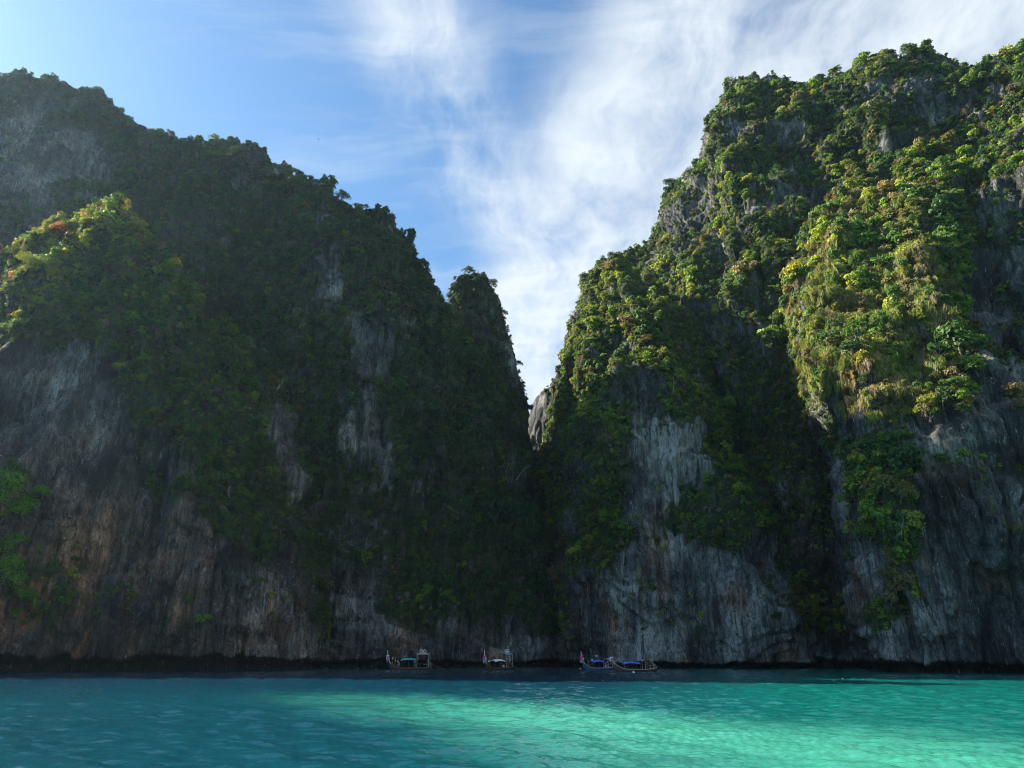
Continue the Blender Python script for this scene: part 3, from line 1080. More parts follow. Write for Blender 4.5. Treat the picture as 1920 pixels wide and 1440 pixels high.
def plant(C, zone, label, dens, seed, palette, grass_zone=None, sunlit_tint_zone=None, smin=.55, smax=2.1, hang=.2, thin=.14):
    P, Nn, gr, facing, lev, r = sample_cliff(C, dens, seed)
    n = len(P)
    px, py = to_px(P)
    up = np.clip(Nn[:, 2], 0, 1)
    clump = fbm(P[:, 0] * .03, P[:, 1] * .03, P[:, 2] * .03, seed, 2)
    S = smin + (smax - smin) * r.random(n) ** 1.9 * (.55 + .6 * smooth(up, .1, .7)) + .25 * clump
    S = np.clip(S * np.where(gr > .55, 1, .72) * np.exp(.28 * r.normal(size=n)), .4, 3.8)
    u = r.random(n)
    sp = np.zeros(n, int)
    sp[:] = r.choice([0, 1, 2], n)
    sp = np.where(u < .11, r.choice([3, 4], n), sp)
    sp = np.where((u > .11) & (u < .11 + thin), 5, sp)
    low = r.random(n)
    sp = np.where(low < .22 + .35 * (1 - smooth(up, .1, .5)), r.choice([10, 11], n), sp)
    sp = np.where((up < .3) & (r.random(n) < hang), r.choice([6, 7], n), sp)
    sp = np.where(r.random(n) < .08 + .08 * smooth(clump, .2, .7), 8, sp)
    T = pick(r, *palette, n)
    # drifts of one kind of tree
    drift = fbm(P[:, 0] * .045 + 9, P[:, 1] * .045, P[:, 2] * .045, seed + 5, 2)
    T = T * (1 + .35 * drift)[:, None] * {'bulge': 1.5, 'high': 1.38, 'buttress': 1.38}.get(zone, 1.25)  # cliffs in the sun get lighter leaves, sunlight painted into the tint
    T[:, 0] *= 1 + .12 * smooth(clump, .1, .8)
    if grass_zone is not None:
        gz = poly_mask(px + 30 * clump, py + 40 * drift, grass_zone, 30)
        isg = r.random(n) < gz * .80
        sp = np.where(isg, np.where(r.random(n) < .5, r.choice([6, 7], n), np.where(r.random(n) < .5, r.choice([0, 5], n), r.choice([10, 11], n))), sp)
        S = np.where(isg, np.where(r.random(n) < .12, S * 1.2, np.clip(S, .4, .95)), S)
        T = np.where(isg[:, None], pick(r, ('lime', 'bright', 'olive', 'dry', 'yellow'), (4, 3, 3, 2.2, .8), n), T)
    if sunlit_tint_zone is not None:
        gz = poly_mask(px + 20 * clump, py, sunlit_tint_zone, 22)
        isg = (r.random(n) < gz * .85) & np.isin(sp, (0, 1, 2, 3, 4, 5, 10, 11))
        T = np.where(isg[:, None], 1.4 * pick(r, ('lime', 'yellow', 'bright', 'orange'), (4, 3, 2.5, .5), n), T)  # sunlit rim of the knoll top painted into the leaf colour
    tw = sp == 8
    T[tw] = pick(r, ('grey', 'dry', 'olive'), (3, 2, 1), n)[tw]
    hangers = (sp == 6) | (sp == 7)
    Z = np.array([0, 0, 1.]) * .8 + Nn * np.where(np.isin(sp, (9, 10, 11)), .9, .42)[:, None]
    Z = Z + r.normal(size=Z.shape) * .12
    spin = r.uniform(0, 2 * pi, n)
    E = euler_from_axes(Z, spin)
    yaw = np.arctan2(Nn[:, 1], Nn[:, 0]) - pi / 2
    E[hangers] = np.stack([np.zeros(n), np.zeros(n), yaw], 1)[hangers]
    SS = S[:, None] * np.stack([r.uniform(.85, 1.2, n), r.uniform(.85, 1.2, n), r.uniform(.9, 1.4, n)], 1)
    P = P - Nn * (.15 * S)[:, None]
    tree = np.isin(sp, (0, 1, 2, 3, 4, 5)) & (facing > .12) & (px > 12) & (px < 1908) & (P[:, 1] > 30) & (lev < .99)
    dist = np.linalg.norm(P - np.array([0, 0, CAM_H]), axis=1)
    score = np.where(tree, S / dist * (.35 + facing), 0)
    if smax < 1:
        score = score * 0
    return dict(zone=zone, label=label, name='undergrowth' if smax < 1 else 'forest', P=P, E=E, S=SS, sp=sp, T=T, score=score, px=px, py=py, N=Nn, lev=lev)


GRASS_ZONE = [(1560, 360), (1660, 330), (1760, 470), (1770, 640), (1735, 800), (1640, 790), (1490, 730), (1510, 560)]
BEDS = [  # bright and lime weigh more on the sunlit cliffs, painting in sunlight
    plant(C_BACK, 'back', 'mixed shrubs and trees clothing the shaded mountain on the left', 0.330, 1, (('dark', 'deep', 'mid', 'olive', 'bright', 'grey'), (4, 5, 4, .8, .7, .5))),
    plant(C_PIN, 'pinnacle', 'scrub clinging to the rock pinnacle at the end of the left ridge', 0.289, 2, (('dark', 'deep', 'mid', 'olive', 'dry'), (4, 4, 2, 1.5, .8)), smax=1.75),
    plant(C_LEFT, 'knoll', 'dense scrub covering the near left knoll with sunlit top', 0.520, 3, (('deep', 'mid', 'bright', 'olive', 'yellow', 'grey'), (4, 5, 1.8, .8, .3, .5)), sunlit_tint_zone=[(0, 580), (50, 425), (200, 375), (290, 450), (180, 470), (90, 570)], smax=1.75),
    plant(C_HIGH, 'high', 'shrubs and trees growing all over the tall cliff on the right', 0.416, 4, (('dark', 'deep', 'mid', 'bright', 'lime', 'olive', 'dry'), (2, 3.5, 4, 3, 2.2, 1.8, .6))),
    plant(C_FRONT, 'buttress', 'bushes covering the buttress right of the gap between the cliffs', 0.589, 5, (('deep', 'mid', 'bright', 'lime', 'olive', 'dry'), (2, 3.5, 3, 2.2, 1.8, .8)), smax=1.75),
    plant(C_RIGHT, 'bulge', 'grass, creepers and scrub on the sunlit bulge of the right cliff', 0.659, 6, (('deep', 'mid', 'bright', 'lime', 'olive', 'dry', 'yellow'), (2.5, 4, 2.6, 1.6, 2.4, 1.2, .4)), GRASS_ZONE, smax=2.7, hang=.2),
    plant(C_GAP, 'gap', 'few shrubs on top of the pale rock inside the gap', 0.173, 7, (('dark', 'deep', 'mid'), (1, 1, 1)), smax=1.6),
    plant(C_BACK, 'back', 'low understory filling between the trees of the left mountain', .30, 21, (('dark', 'deep', 'mid', 'olive', 'grey'), (3, 4, 3, 1.2, .8)), smin=.35, smax=.8, thin=0),
    plant(C_LEFT, 'knoll', 'low understory filling between the trees of the near knoll', .35, 22, (('deep', 'mid', 'bright', 'olive', 'grey'), (4, 4, 1.4, 1.2, .8)), smin=.35, smax=.8, thin=0),
    plant(C_HIGH, 'high', 'low understory filling between the trees of the tall right cliff', .38, 23, (('deep', 'mid', 'bright', 'lime', 'olive', 'grey'), (3, 4, 3, 2, 1.8, .8)), smin=.35, smax=.8, thin=0),
    plant(C_FRONT, 'buttress', 'low understory filling between the bushes of the gap buttress', .42, 24, (('deep', 'mid', 'bright', 'lime', 'olive', 'grey'), (3, 4, 3, 2, 1.8, .8)), smin=.35, smax=.8, thin=0),
    plant(C_RIGHT, 'bulge', 'low understory filling between the bushes of the right bulge', .42, 25, (('deep', 'mid', 'bright', 'lime', 'olive', 'grey'), (3, 4, 3, 2, 1.8, .8)), smin=.35, smax=.8, thin=0),
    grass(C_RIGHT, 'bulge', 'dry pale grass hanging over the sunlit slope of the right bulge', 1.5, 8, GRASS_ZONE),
]
# ------------------------------------------------------------------ trees of their own
CROWN_ME, TRUNK_ME = {}, {}
SPECIES_NAME = {0: 'broadleaf_tree', 1: 'broadleaf_tree', 2: 'broadleaf_tree', 3: 'umbrella_tree', 4: 'umbrella_tree', 5: 'sparse_tree', 12: 'broadleaf_tree', 13: 'umbrella_tree'}
SPECIES_WORD = {'broadleaf_tree': 'round-crowned tree', 'umbrella_tree': 'flat-crowned tree', 'sparse_tree': 'thin-leaved tree'}


def tree(k, loc, rot, scl, tint, label, group=None):
    if k not in CROWN_ME:
        cv, cf, tv, tf = PROTO[k]
        CROWN_ME[k] = mesh_from_np('crown', cv, cf, (LEAF,), False)
        TRUNK_ME[k] = mesh_from_np('trunk', tv, tf, (BARK,))
    e = bpy.data.objects.new(SPECIES_NAME[k], None)
    e.empty_display_size = .5
    e.location, e.rotation_euler, e.scale = loc, rot, scl
    link(e, label=label, category='tree')
    if group:
        e['group'] = group
    c = link(bpy.data.objects.new('crown', CROWN_ME[k]), e)
    c['tint'] = [float(v) for v in (*tint, 1.0)]
    link(bpy.data.objects.new('trunk', TRUNK_ME[k]), e)
    return e


CLIFF_OF = {'back': C_BACK, 'pinnacle': C_PIN, 'knoll': C_LEFT, 'high': C_HIGH, 'buttress': C_FRONT, 'bulge': C_RIGHT, 'gap': C_GAP}


def on_cliff(zone, px, py):
    C = CLIFF_OF[zone]
    G = C['G'][:, :C['nv'] + 3].reshape(-1, 3)
    Nn = C['N'][:, :C['nv'] + 3].reshape(-1, 3)
    qx, qy = to_px(G)
    ok = G[:, 1] > 20
    d = np.hypot(qx - px, qy - py) + np.where(ok, 0, 1e6) + .02 * G[:, 1]
    i = int(np.argmin(d))
    return G[i], Nn[i]


NOTABLE = [
    # zone, px, py, species, radius in m, colour, label
    ('knoll', 0, 955, 12, 7.2, 'fresh', 'bright green tree jutting from the low cliff at the far left edge'),
    ('knoll', 45, 985, 13, 5.0, 'fresh', 'bright green spreading tree beside the far left edge, reaching over the dark cliff'),
    ('knoll', 0, 1110, 12, 6.2, 'fresh', 'lower bright green tree above the water at the far left edge'),
    ('knoll', 20, 1045, 12, 4.4, 'fresh', 'bright green bush filling the middle of the foliage at the far left edge'),
    ('knoll', 70, 945, 13, 3.6, 'fresh', 'outermost bright green bough of the foliage at the far left edge'),
    ('knoll', 8, 905, 12, 4.6, 'mid', 'darker green tree topping the foliage at the far left edge'),
    ('knoll', 34, 1145, 13, 4.2, 'fresh', 'lowest bright green spreading tree near the water at the far left edge'),
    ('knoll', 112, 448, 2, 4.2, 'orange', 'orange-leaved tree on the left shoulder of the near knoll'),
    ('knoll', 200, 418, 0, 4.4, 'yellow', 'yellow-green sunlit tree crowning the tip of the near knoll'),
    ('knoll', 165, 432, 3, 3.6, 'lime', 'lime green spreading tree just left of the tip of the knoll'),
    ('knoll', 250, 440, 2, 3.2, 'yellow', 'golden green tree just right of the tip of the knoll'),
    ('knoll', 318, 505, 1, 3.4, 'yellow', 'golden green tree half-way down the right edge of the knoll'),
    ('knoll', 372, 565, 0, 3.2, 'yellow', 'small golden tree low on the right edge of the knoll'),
    ('knoll', 55, 505, 3, 3.8, 'lime', 'lime green flat tree at the left foot of the sunlit knoll top'),
    ('high', 1254, 352, 3, 4.6, 'deep', 'dark flat-topped tree standing on the notch in the right skyline'),
    ('high', 1368, 162, 4, 4.2, 'deep', 'dark umbrella tree leaning out from the left corner of the right summit'),
    ('high', 1700, 108, 0, 6.0, 'mid', 'large round tree on the highest crest of the right cliff'),
    ('high', 1622, 118, 4, 4.6, 'mid', 'broad low tree on the crest left of the large round summit tree'),
    ('high', 1330, 228, 1, 3.4, 'deep', 'dark round tree on the steep step of the right skyline'),
    ('buttress', 1098, 528, 2, 3.6, 'deep', 'dark bushy tree at the upper left corner of the sunlit buttress'),
    ('buttress', 1150, 492, 1, 3.8, 'mid', 'round green tree on top of the sunlit buttress'),
    ('buttress', 1212, 560, 3, 4.0, 'lime', 'bright lime tree with layered boughs near the top of the buttress'),
    ('buttress', 1052, 668, 5, 3.4, 'bright', 'thin bright tree hanging over the gap from the buttress edge'),
    ('buttress', 1046, 735, 5, 3.0, 'deep', 'dark thin tree low on the buttress edge, beside the pale rock'),
    ('buttress', 1215, 650, 1, 3.6, 'olive', 'olive domed tree in the middle of the sunlit buttress face'),
    ('buttress', 1460, 955, 4, 4.4, 'mid', 'flat spreading tree on top of the pale lower tower'),
    ('buttress', 1370, 900, 3, 4.2, 'bright', 'green spreading tree on the ledge left of the pale lower tower'),
    ('pinnacle', 880, 518, 0, 3.8, 'deep', 'leafy tree on the flat top of the rock pinnacle'),
    ('pinnacle', 922, 535, 1, 3.2, 'dark', 'dark ragged tree on the right shoulder of the rock pinnacle'),
    ('pinnacle', 948, 590, 5, 2.6, 'dark', 'little dark tree sticking out from the right side of the pinnacle'),
    ('pinnacle', 966, 690, 5, 3.0, 'deep', 'dark tree overhanging the gap from the foot of the pinnacle'),
    ('back', 782, 508, 5, 3.4, 'dark', 'lone dark tree silhouetted under the step of the left ridge'),
    ('back', 640, 375, 3, 4.0, 'mid', 'flat green tree on the skyline corner of the left ridge'),
    ('back', 404, 268, 0, 4.2, 'bright', 'sunlit round tree on the skyline of the left ridge'),
    ('back', 318, 254, 4, 3.2, 'dark', 'small dark tree poking above the skyline saddle of the left mountain'),
    ('bulge', 1590, 330, 0, 5.2, 'lime', 'lime green tree glowing at the upper left of the grassy bulge'),
    ('bulge', 1500, 515, 3, 4.6, 'lime', 'pale green flat tree at the left rim of the grassy bulge'),
    ('bulge', 1612, 470, 1, 4.4, 'bright', 'vivid green creeper-clad tree in the middle of the dry grass'),
    ('bulge', 1745, 780, 5, 3.6, 'lime', 'bright thin tree at the lower tip of the sunlit bulge'),
    ('bulge', 1700, 330, 2, 4.2, 'bright', 'green domed tree above the dry grass of the bulge'),
    ('bulge', 1630, 1020, 3, 3.6, 'bright', 'small bright tree in the dark gully below the bulge'),
]
for z, px, py, k, rad, tone, lab in NOTABLE:
    if not lab:
        continue
    P, Nn = on_cliff(z, px, py)
    Zd = np.array([[0, 0, 1.]]) * .85 + Nn[None] * .5
    E = euler_from_axes(Zd, np.array([rng.uniform(0, 6.28)]))[0]
    k = {0: 12, 1: 12, 2: 12, 3: 13, 4: 13}.get(k, k)
    tree(k, P - Nn * .3, E, (rad / 1.25, rad / 1.25, rad / 1.3), np.array(PAL[tone]) * 1.5, lab)

ZONE_PHRASE = {'back': 'the left mountain', 'pinnacle': 'the rock pinnacle', 'knoll': 'the near knoll', 'high': 'the tall right cliff', 'buttress': 'the gap buttress', 'bulge': 'the right bulge', 'gap': 'the gap'}
ORD = ['first', 'second', 'third', 'fourth', 'fifth', 'sixth', 'seventh', 'eighth', 'ninth', 'tenth', 'eleventh', 'twelfth']
ZONE_SPAN = {'back': (0, 960), 'pinnacle': (840, 980), 'knoll': (0, 560), 'high': (1060, 1900), 'buttress': (1000, 1500), 'bulge': (1480, 1920), 'gap': (980, 1060)}


def tone_word(t):
    r_, g_ = t[0], t[1]
    if r_ > g_ * 1.02:
        return 'brownish'
    if r_ > g_ * .84:
        return 'olive' if g_ < .16 else 'yellow-green'
    if g_ > .16:
        return 'bright green'
    return 'mid green' if g_ > .085 else 'dark green'


quota = {'back': 62, 'pinnacle': 8, 'knoll': 50, 'high': 52, 'buttress': 40, 'bulge': 44, 'gap': 0}
chosen = {}
for bd in BEDS:
    order = np.argsort(-bd['score'])
    taken, pts = [], []
    for i in order:
        if bd.get('name') != 'forest' or len(taken) >= quota[bd['zone']] or bd['score'][i] <= 0:
            break
        q = np.array([bd['px'][i], bd['py'][i]])
        if not (10 < q[1] < 1215):
            continue
        if pts and np.min(np.hypot(*(np.array(pts) - q).T)) < 24:
            continue
        pts.append(q)
        taken.append(int(i))
        k = int(bd['sp'][i])
        a, b = ZONE_SPAN[bd['zone']]
        u = (bd['px'][i] - a) / (b - a)
        side = 'left part' if u < .34 else ('right part' if u > .67 else 'middle part')
        lv = bd['lev'][i]
        hgt = 'low on' if lv < .38 else ('half-way up' if lv < .72 else 'high on')
        size = 'small ' if bd['S'][i].max() < 1.9 else ('large ' if bd['S'][i].max() > 3.0 else '')
        base = '%s%s %s %s %s, %s' % (size, tone_word(bd['T'][i]), SPECIES_WORD[SPECIES_NAME[k]], hgt, ZONE_PHRASE[bd['zone']], side)
        chosen.setdefault(base, []).append((bd['px'][i], bd, int(i), k))
    bd['taken'] = taken
for base, members in chosen.items():
    members.sort(key=lambda m: m[0])
    for q, (_, bd, i, k) in enumerate(members):
        lab = base if len(members) == 1 else '%s, %s from left' % (base, ORD[min(q, 11)])
        tree(k, bd['P'][i], bd['E'][i], bd['S'][i] * 1.18, bd['T'][i], lab, base.replace('tree', 'trees') if len(members) > 1 else None)


def dead_tree(zone, px, py, L, lean, seed, label):
    """bare bleached trunk with a few crooked limbs"""
    P, Nn = on_cliff(zone, px, py)
    r = np.random.default_rng(seed)
    parts = []

    def limb(p, d, ln, rad, lev):
        pts, rads = [p], [rad]
        for s in range(5):
            d = d + r.normal(size=3) * .24
            d = d / np.linalg.norm(d)
            pts.append(pts[-1] + d * ln / 5)
            rads.append(rad * (1 - .16 * (s + 1)))
        parts.append(tube(pts, rads, 5))
        if lev < 2:
            for s in (2, 3, 5, 5):
                nd = d + r.normal(size=3) * .65
                limb(pts[s], nd / np.linalg.norm(nd), ln * r.uniform(.35, .6), rads[s] * .7, lev + 1)
    d0 = np.array([lean[0], 0, lean[1]]) + Nn * .55
    limb(np.array([0, 0, 0.]), d0 / np.linalg.norm(d0), L, .17, 1 if L < 4 else 0)
    V, Fq = merge(parts)
    o = link(bpy.data.objects.new('dead_tree', mesh_from_np('dead_tree', V, Fq, (PALE,))), label=label, category='dead tree')
    o.location = P


for a in [('bulge', 1585, 880, 6.5, (1, .15), 1, 'bleached bare branch stretching sideways above the dark gully'),
          ('knoll', 512, 735, 8, (.35, 1), 2, 'pale leafless trunk leaning right beside the knoll edge'),
          ('back', 948, 885, 9, (.35, 1), 3, 'tall pale bare trunk curving up near the foot of the gap'),
          ('back', 968, 900, 8, (.9, .8), 4, 'slanting pale bare trunk just right of the curving one'),
          ('knoll', 18, 905, 6, (.5, .9), 5, 'grey leafless tree above the bright trees at the left edge'),
          ('bulge', 1880, 160, 5, (.2, 1), 6, 'bare grey tree among shrubs under the far right crest'),
          ('buttress', 1262, 740, 6, (.1, 1), 7, 'slim pale bare trunk under the sunlit edge of the buttress'),
          ('knoll', 430, 940, 5, (.4, 1), 8, 'small pale bare tree on the low scrub of the left cliff'),
          ('buttress', 1165, 1075, 5, (.05, 1), 9, 'thin bare trunk on the shaded ledge above the right boats'),
          ('bulge', 1690, 1010, 5, (.3, 1), 10, 'bare crooked tree on the shaded wall at the right')]:
    dead_tree(*a)

for bd in BEDS:
    keep = np.ones(len(bd['P']), bool)
    keep[list(bd.get('taken', []))] = False
    make_forest(bd.get('name', 'forest'), bd['label'], bd['P'][keep], bd['E'][keep], bd['S'][keep], bd['sp'][keep], bd['T'][keep])
print('plants', sum(len(b['P']) for b in BEDS))
# ------------------------------------------------------------------ longtail boats and people
def flat_mat(name, c, rough=.6, var=.25, scale=3.0):
    m, N = new_mat(name)
    out = N.n('ShaderNodeOutputMaterial')
    tc = N.n('ShaderNodeTexCoord')
    n = N.noise(tc.outputs['Object'], scale, 4, .6)
    f = N.math('MULTIPLY_ADD', n, 2 * var, 1 - var)
    cc = N.mix(1.0, (*c, 1.0), N.n('ShaderNodeCombineXYZ', inp={0: f, 1: f, 2: f}).outputs[0], 'MULTIPLY')
    b = N.n('ShaderNodeBsdfPrincipled', inp={'Base Color': cc})
    b.inputs['Roughness'].default_value = rough
    N.link(b.outputs[0], out.inputs['Surface'])
    return m


M = {k: flat_mat(k, *v) for k, v in {
    'dark_hull': ((.035, .022, .018), .45), 'blue_hull': ((.02, .07, .20), .4), 'brown_wood': ((.16, .085, .045), .6), 'pale_wood_trim': ((.55, .50, .42), .55),
    'teal_cloth': ((.06, .36, .42), .8), 'white_cloth': ((.72, .74, .76), .8), 'blue_cloth': ((.03, .15, .66), .8), 'grey_tarp': ((.30, .31, .30), .8),
    'pink_ribbon': ((.72, .10, .30), .8), 'lilac_ribbon': ((.55, .35, .62), .8), 'red_ribbon': ((.60, .05, .06), .8), 'white_ribbon': ((.78, .76, .74), .8), 'yellow_ribbon': ((.72, .55, .06), .8),
    'engine_metal': ((.07, .07, .075), .4), 'steel': ((.45, .45, .44), .35), 'orange_plastic': ((.75, .20, .05), .5), 'white_plastic': ((.80, .80, .78), .45),
    'skin': ((.42, .24, .16), .6), 'dark_skin': ((.17, .09, .055), .6), 'black_hair': ((.012, .010, .009), .5),
    'white_shirt': ((.86, .87, .88), .85), 'pale_blue_shirt': ((.50, .64, .82), .85), 'violet_shirt': ((.50, .48, .85), .85), 'blue_shirt': ((.06, .25, .72), .85),
    'lime_shirt': ((.42, .62, .10), .85), 'red_trousers': ((.62, .10, .09), .85), 'dark_shorts': ((.03, .03, .045), .85), 'black_shirt': ((.03, .03, .035), .85), 'grey_shirt': ((.25, .26, .27), .85),
    'plum_shirt': ((.20, .05, .12), .85), 'straw': ((.62, .50, .28), .85), 'bird_feather': ((.03, .03, .032), .8),
}.items()}


def bm_obj(name, bm, mat, parent=None, sm=False, **props):
    me = bpy.data.meshes.new(name)
    bmesh.ops.recalc_face_normals(bm, faces=bm.faces)
    bm.to_mesh(me)
    bm.free()
    me.materials.append(mat)
    if sm:
        for p in me.polygons:
            p.use_smooth = True
    return link(bpy.data.objects.new(name, me), parent, **props)


def add_box(bm, c, s, rot=None):
    mt = Matrix.Translation(c) @ (rot.to_4x4() if rot else Matrix.Identity(4)) @ Matrix.Diagonal((*s, 1))
    bmesh.ops.create_cube(bm, size=1.0, matrix=mt)


def add_tube(bm, pts, rads, sides=8):
    pts = [Vector(p) for p in pts]
    if not hasattr(rads, '__len__'):
        rads = [rads] * len(pts)
    rings = []
    for i, (p, r) in enumerate(zip(pts, rads)):
        d = (pts[min(i + 1, len(pts) - 1)] - pts[max(i - 1, 0)]).normalized()
        u = d.cross(Vector((.21, .93, .3))).normalized()
        w = d.cross(u)
        rings.append([bm.verts.new(p + r * (u * cos(2 * pi * k / sides) + w * sin(2 * pi * k / sides))) for k in range(sides)])
    for a, b in zip(rings, rings[1:]):
        for k in range(sides):
            bm.faces.new((a[k], a[(k + 1) % sides], b[(k + 1) % sides], b[k]))
    bm.faces.new(rings[0][::-1])
    bm.faces.new(rings[-1])


def add_ball(bm, c, r, sz=(1, 1, 1), seg=10):
    bmesh.ops.create_uvsphere(bm, u_segments=seg, v_segments=max(6, seg // 2 + 1), radius=r, matrix=Matrix.Translation(c) @ Matrix.Diagonal((*sz, 1)))


def sheet(name, x0, x1, w, z, sag, mat, parent, thick=.05, ridge=.22, nx=10, ny=8, seed=0):
    """a cloth or tarp roof: ridged along the boat, drooping at the hems"""
    r = random.Random(seed)
    bm = bmesh.new()
    rows = []
    for i in range(nx + 1):
        u = i / nx
        row = []
        for j in range(ny + 1):
            v = j / ny * 2 - 1
            zz = z + ridge * (1 - v * v) - sag * (2 * u - 1) ** 2 + r.uniform(-.025, .025) - (.16 if abs(v) > .98 else 0)
            row.append(bm.verts.new((x0 + (x1 - x0) * u, v * w / 2, zz)))
        rows.append(row)
    for a, b in zip(rows, rows[1:]):
        for j in range(ny):
            bm.faces.new((a[j], a[j + 1], b[j + 1], b[j]))
    ext = bmesh.ops.extrude_face_region(bm, geom=list(bm.faces))
    for v in [g for g in ext['geom'] if isinstance(g, bmesh.types.BMVert)]:
        v.co.z -= thick
    return bm_obj(name, bm, mat, parent, True)


def longtail(loc, yaw, label, L=10.4, prow=4.3, hull='dark_hull', cloth='teal_cloth', canopy=(-2.0, 1.9, 2.25), cabin=(2.0, 4.4, 3.5), cabin_mat='grey_tarp',
             ribbons=('pink_ribbon', 'white_ribbon', 'lilac_ribbon'), seed=0, stripe='brown_wood'):
    """bow at -x, stern at +x, waterline at z = 0"""
    root = bpy.data.objects.new('longtail_boat', None)
    root.location, root.rotation_euler = loc, (radians(random.uniform(-2, 2)), radians(random.uniform(-1, 1)), yaw)
    link(root, label=label, category='longtail boat', group='longtail boats moored in the lagoon')
    h = L / 2
    n = 26

    def sec(u):
        x = -h + L * u
        beam = 1.02 * min(1, (1 - (1 - u) ** 2.2) * 1.08) ** .8 * (1 - .30 * max(0, (u - .6) / .4) ** 2)
        beam *= smooth(np.float64(u), -.02, .34) * .92 + .08
        sheer = .62 + 1.75 * max(0, (.34 - u) / .34) ** 2 + .35 * max(0, (u - .72) / .28) ** 2
        keel = -.38 + 1.25 * max(0, (.22 - u) / .22) ** 1.8 + .25 * max(0, (u - .8) / .2) ** 2
        return x, float(beam), sheer, keel
    bm = bmesh.new()
    prof = [(1.0, 1.0), (.97, .72), (.88, .42), (.62, .16), (.0, .0)]
    rings = []
    for i in range(n + 1):
        x, b, s, k = sec(i / n)
        ring = [bm.verts.new((x, b * p, k + (s - k) * q)) for p, q in prof] + [bm.verts.new((x, -b * p, k + (s - k) * q)) for p, q in prof[-2::-1]]
        inner = [bm.verts.new((x, -b * p * .9, max(k + .12, k + (s - k) * q - .05) if q < 1 else s)) for p, q in ((1.0, 1.0), (.9, .5), (.0, .22))]
        inner += [bm.verts.new((x, b * p * .9, max(k + .12, k + (s - k) * q - .05) if q < 1 else s)) for p, q in ((.9, .5), (1.0, 1.0))]
        rings.append(ring + inner)
    m = len(rings[0])
    for a, b in zip(rings, rings[1:]):
        for k in range(m):
            bm.faces.new((a[k], a[(k + 1) % m], b[(k + 1) % m], b[k]))
    bm.faces.new(rings[0])
    bm.faces.new(rings[-1][::-1])
    hull_o = bm_obj('hull', bm, M[hull], root, True)
    for sgn in (1, -1):                                    # rubbing strakes
        bm = bmesh.new()
        add_tube(bm, [(sec(i / n)[0], sgn * (sec(i / n)[1] + .02), sec(i / n)[2] - .06) for i in range(n + 1)], .055, 6)
        bm_obj('gunwale', bm, M[stripe], hull_o)
    # tall prow post
    x0, b0, s0, k0 = sec(0)
    pts = [(x0 + .5, 0, s0 - .9), (x0 + .05, 0, s0 - .1), (x0 - .32, 0, s0 + (prow - s0) * .45), (x0 - .50, 0, prow)]
    bm = bmesh.new()
    add_tube(bm, pts, [.15, .14, .11, .09], 8)
    post = bm_obj('prow_post', bm, M['pale_wood_trim'], root, True)
    # ribbons and garland tied round the prow
    for q, rb in enumerate(ribbons):
        bm = bmesh.new()
        zc = s0 + .25 + q * .36
        xc = x0 - .12 - .09 * q
        add_tube(bm, [(xc + .28 * cos(t), .28 * sin(t), zc + .05 * sin(3 * t)) for t in np.linspace(0, 2 * pi, 13)], .13, 6)
        for t in (-.5, .1, .7):
            add_tube(bm, [(xc - .2, t * .3, zc), (xc - .32, t * .42, zc - .5), (xc - .24, t * .5, zc - .95)], [.07, .09, .03], 5)
        bm_obj('garland', bm, M[rb], root, True)
    # canopy on posts
    c0, c1, cz = canopy
    cl = sheet('canopy', c0, c1, 2.0, cz, .22, M[cloth], root, seed=seed)
    for x in (c0 + .15, (c0 + c1) / 2, c1 - .15):
        for sgn in (1, -1):
            bm = bmesh.new()
            u = (x + h) / L
            add_tube(bm, [(x, sgn * (sec(u)[1] - .08), sec(u)[2] - .15), (x, sgn * .92, cz - .05)], .035, 6)
            bm_obj('canopy_post', bm, M['brown_wood'], root)
    # stern shelter
    a0, a1, az = cabin
    sheet('shelter_roof', a0, a1, 1.7, az, .05, M[cabin_mat], root, ridge=.14, seed=seed + 5)
    for x in (a0 + .1, a1 - .1):
        for sgn in (1, -1):
            bm = bmesh.new()
            u = (x + h) / L
            add_tube(bm, [(x, sgn * (sec(u)[1] - .1), sec(u)[2] - .2), (x, sgn * .76, az - .02)], .04, 6)
            bm_obj('shelter_post', bm, M['pale_wood_trim'], root)
    bm = bmesh.new()                                       # rail round the helmsman
    for sgn in (1, -1):
        add_tube(bm, [(a0 + .1, sgn * .78, 1.5), (a1 - .1, sgn * .74, 1.55)], .03, 6)
    bm_obj('side_rail', bm, M['brown_wood'], root)
    for x in (-2.4, -1.3, -.2, .9):                        # thwarts
        bm = bmesh.new()
        u = (x + h) / L
        add_box(bm, (x, 0, .42), (.34, 2 * sec(u)[1] * .86, .06))
        bm_obj('bench', bm, M['brown_wood'], root)
    # car engine on its pivot with the long propeller shaft
    bm = bmesh.new()
    add_box(bm, (h - .35, 0, 1.35), (.85, .5, .45))
    add_box(bm, (h - .45, 0, 1.65), (.5, .34, .2))
    add_tube(bm, [(h - .3, 0, .7), (h - .3, 0, 1.2)], .10)
    eng = bm_obj('engine', bm, M['engine_metal'], root)
    bm = bmesh.new()
    add_tube(bm, [(h - .6, .2, 1.6), (h - .8, .35, 2.1), (h - .75, .36, 2.7)], .05)
    bm_obj('exhaust_pipe', bm, M['steel'], eng)
    bm = bmesh.new()
    add_tube(bm, [(h - .8, 0, 1.35), (h - 2.1, .1, 1.25)], .03)
    bm_obj('tiller', bm, M['steel'], eng)
    bm = bmesh.new()
    add_tube(bm, [(h + .05, 0, 1.3), (h + 1.5, .1, .62), (h + 3.0, .2, .05)], .045)
    sh = bm_obj('propeller_shaft', bm, M['engine_metal'], root)
    bm = bmesh.new()
    for t in (0, 2.1, 4.2):
        add_box(bm, (h + 3.02, .2 + .14 * cos(t), .05 + .14 * sin(t)), (.04, .12, .22), Matrix.Rotation(t, 3, 'X'))
    bm_obj('propeller', bm, M['engine_metal'], sh)
    return root


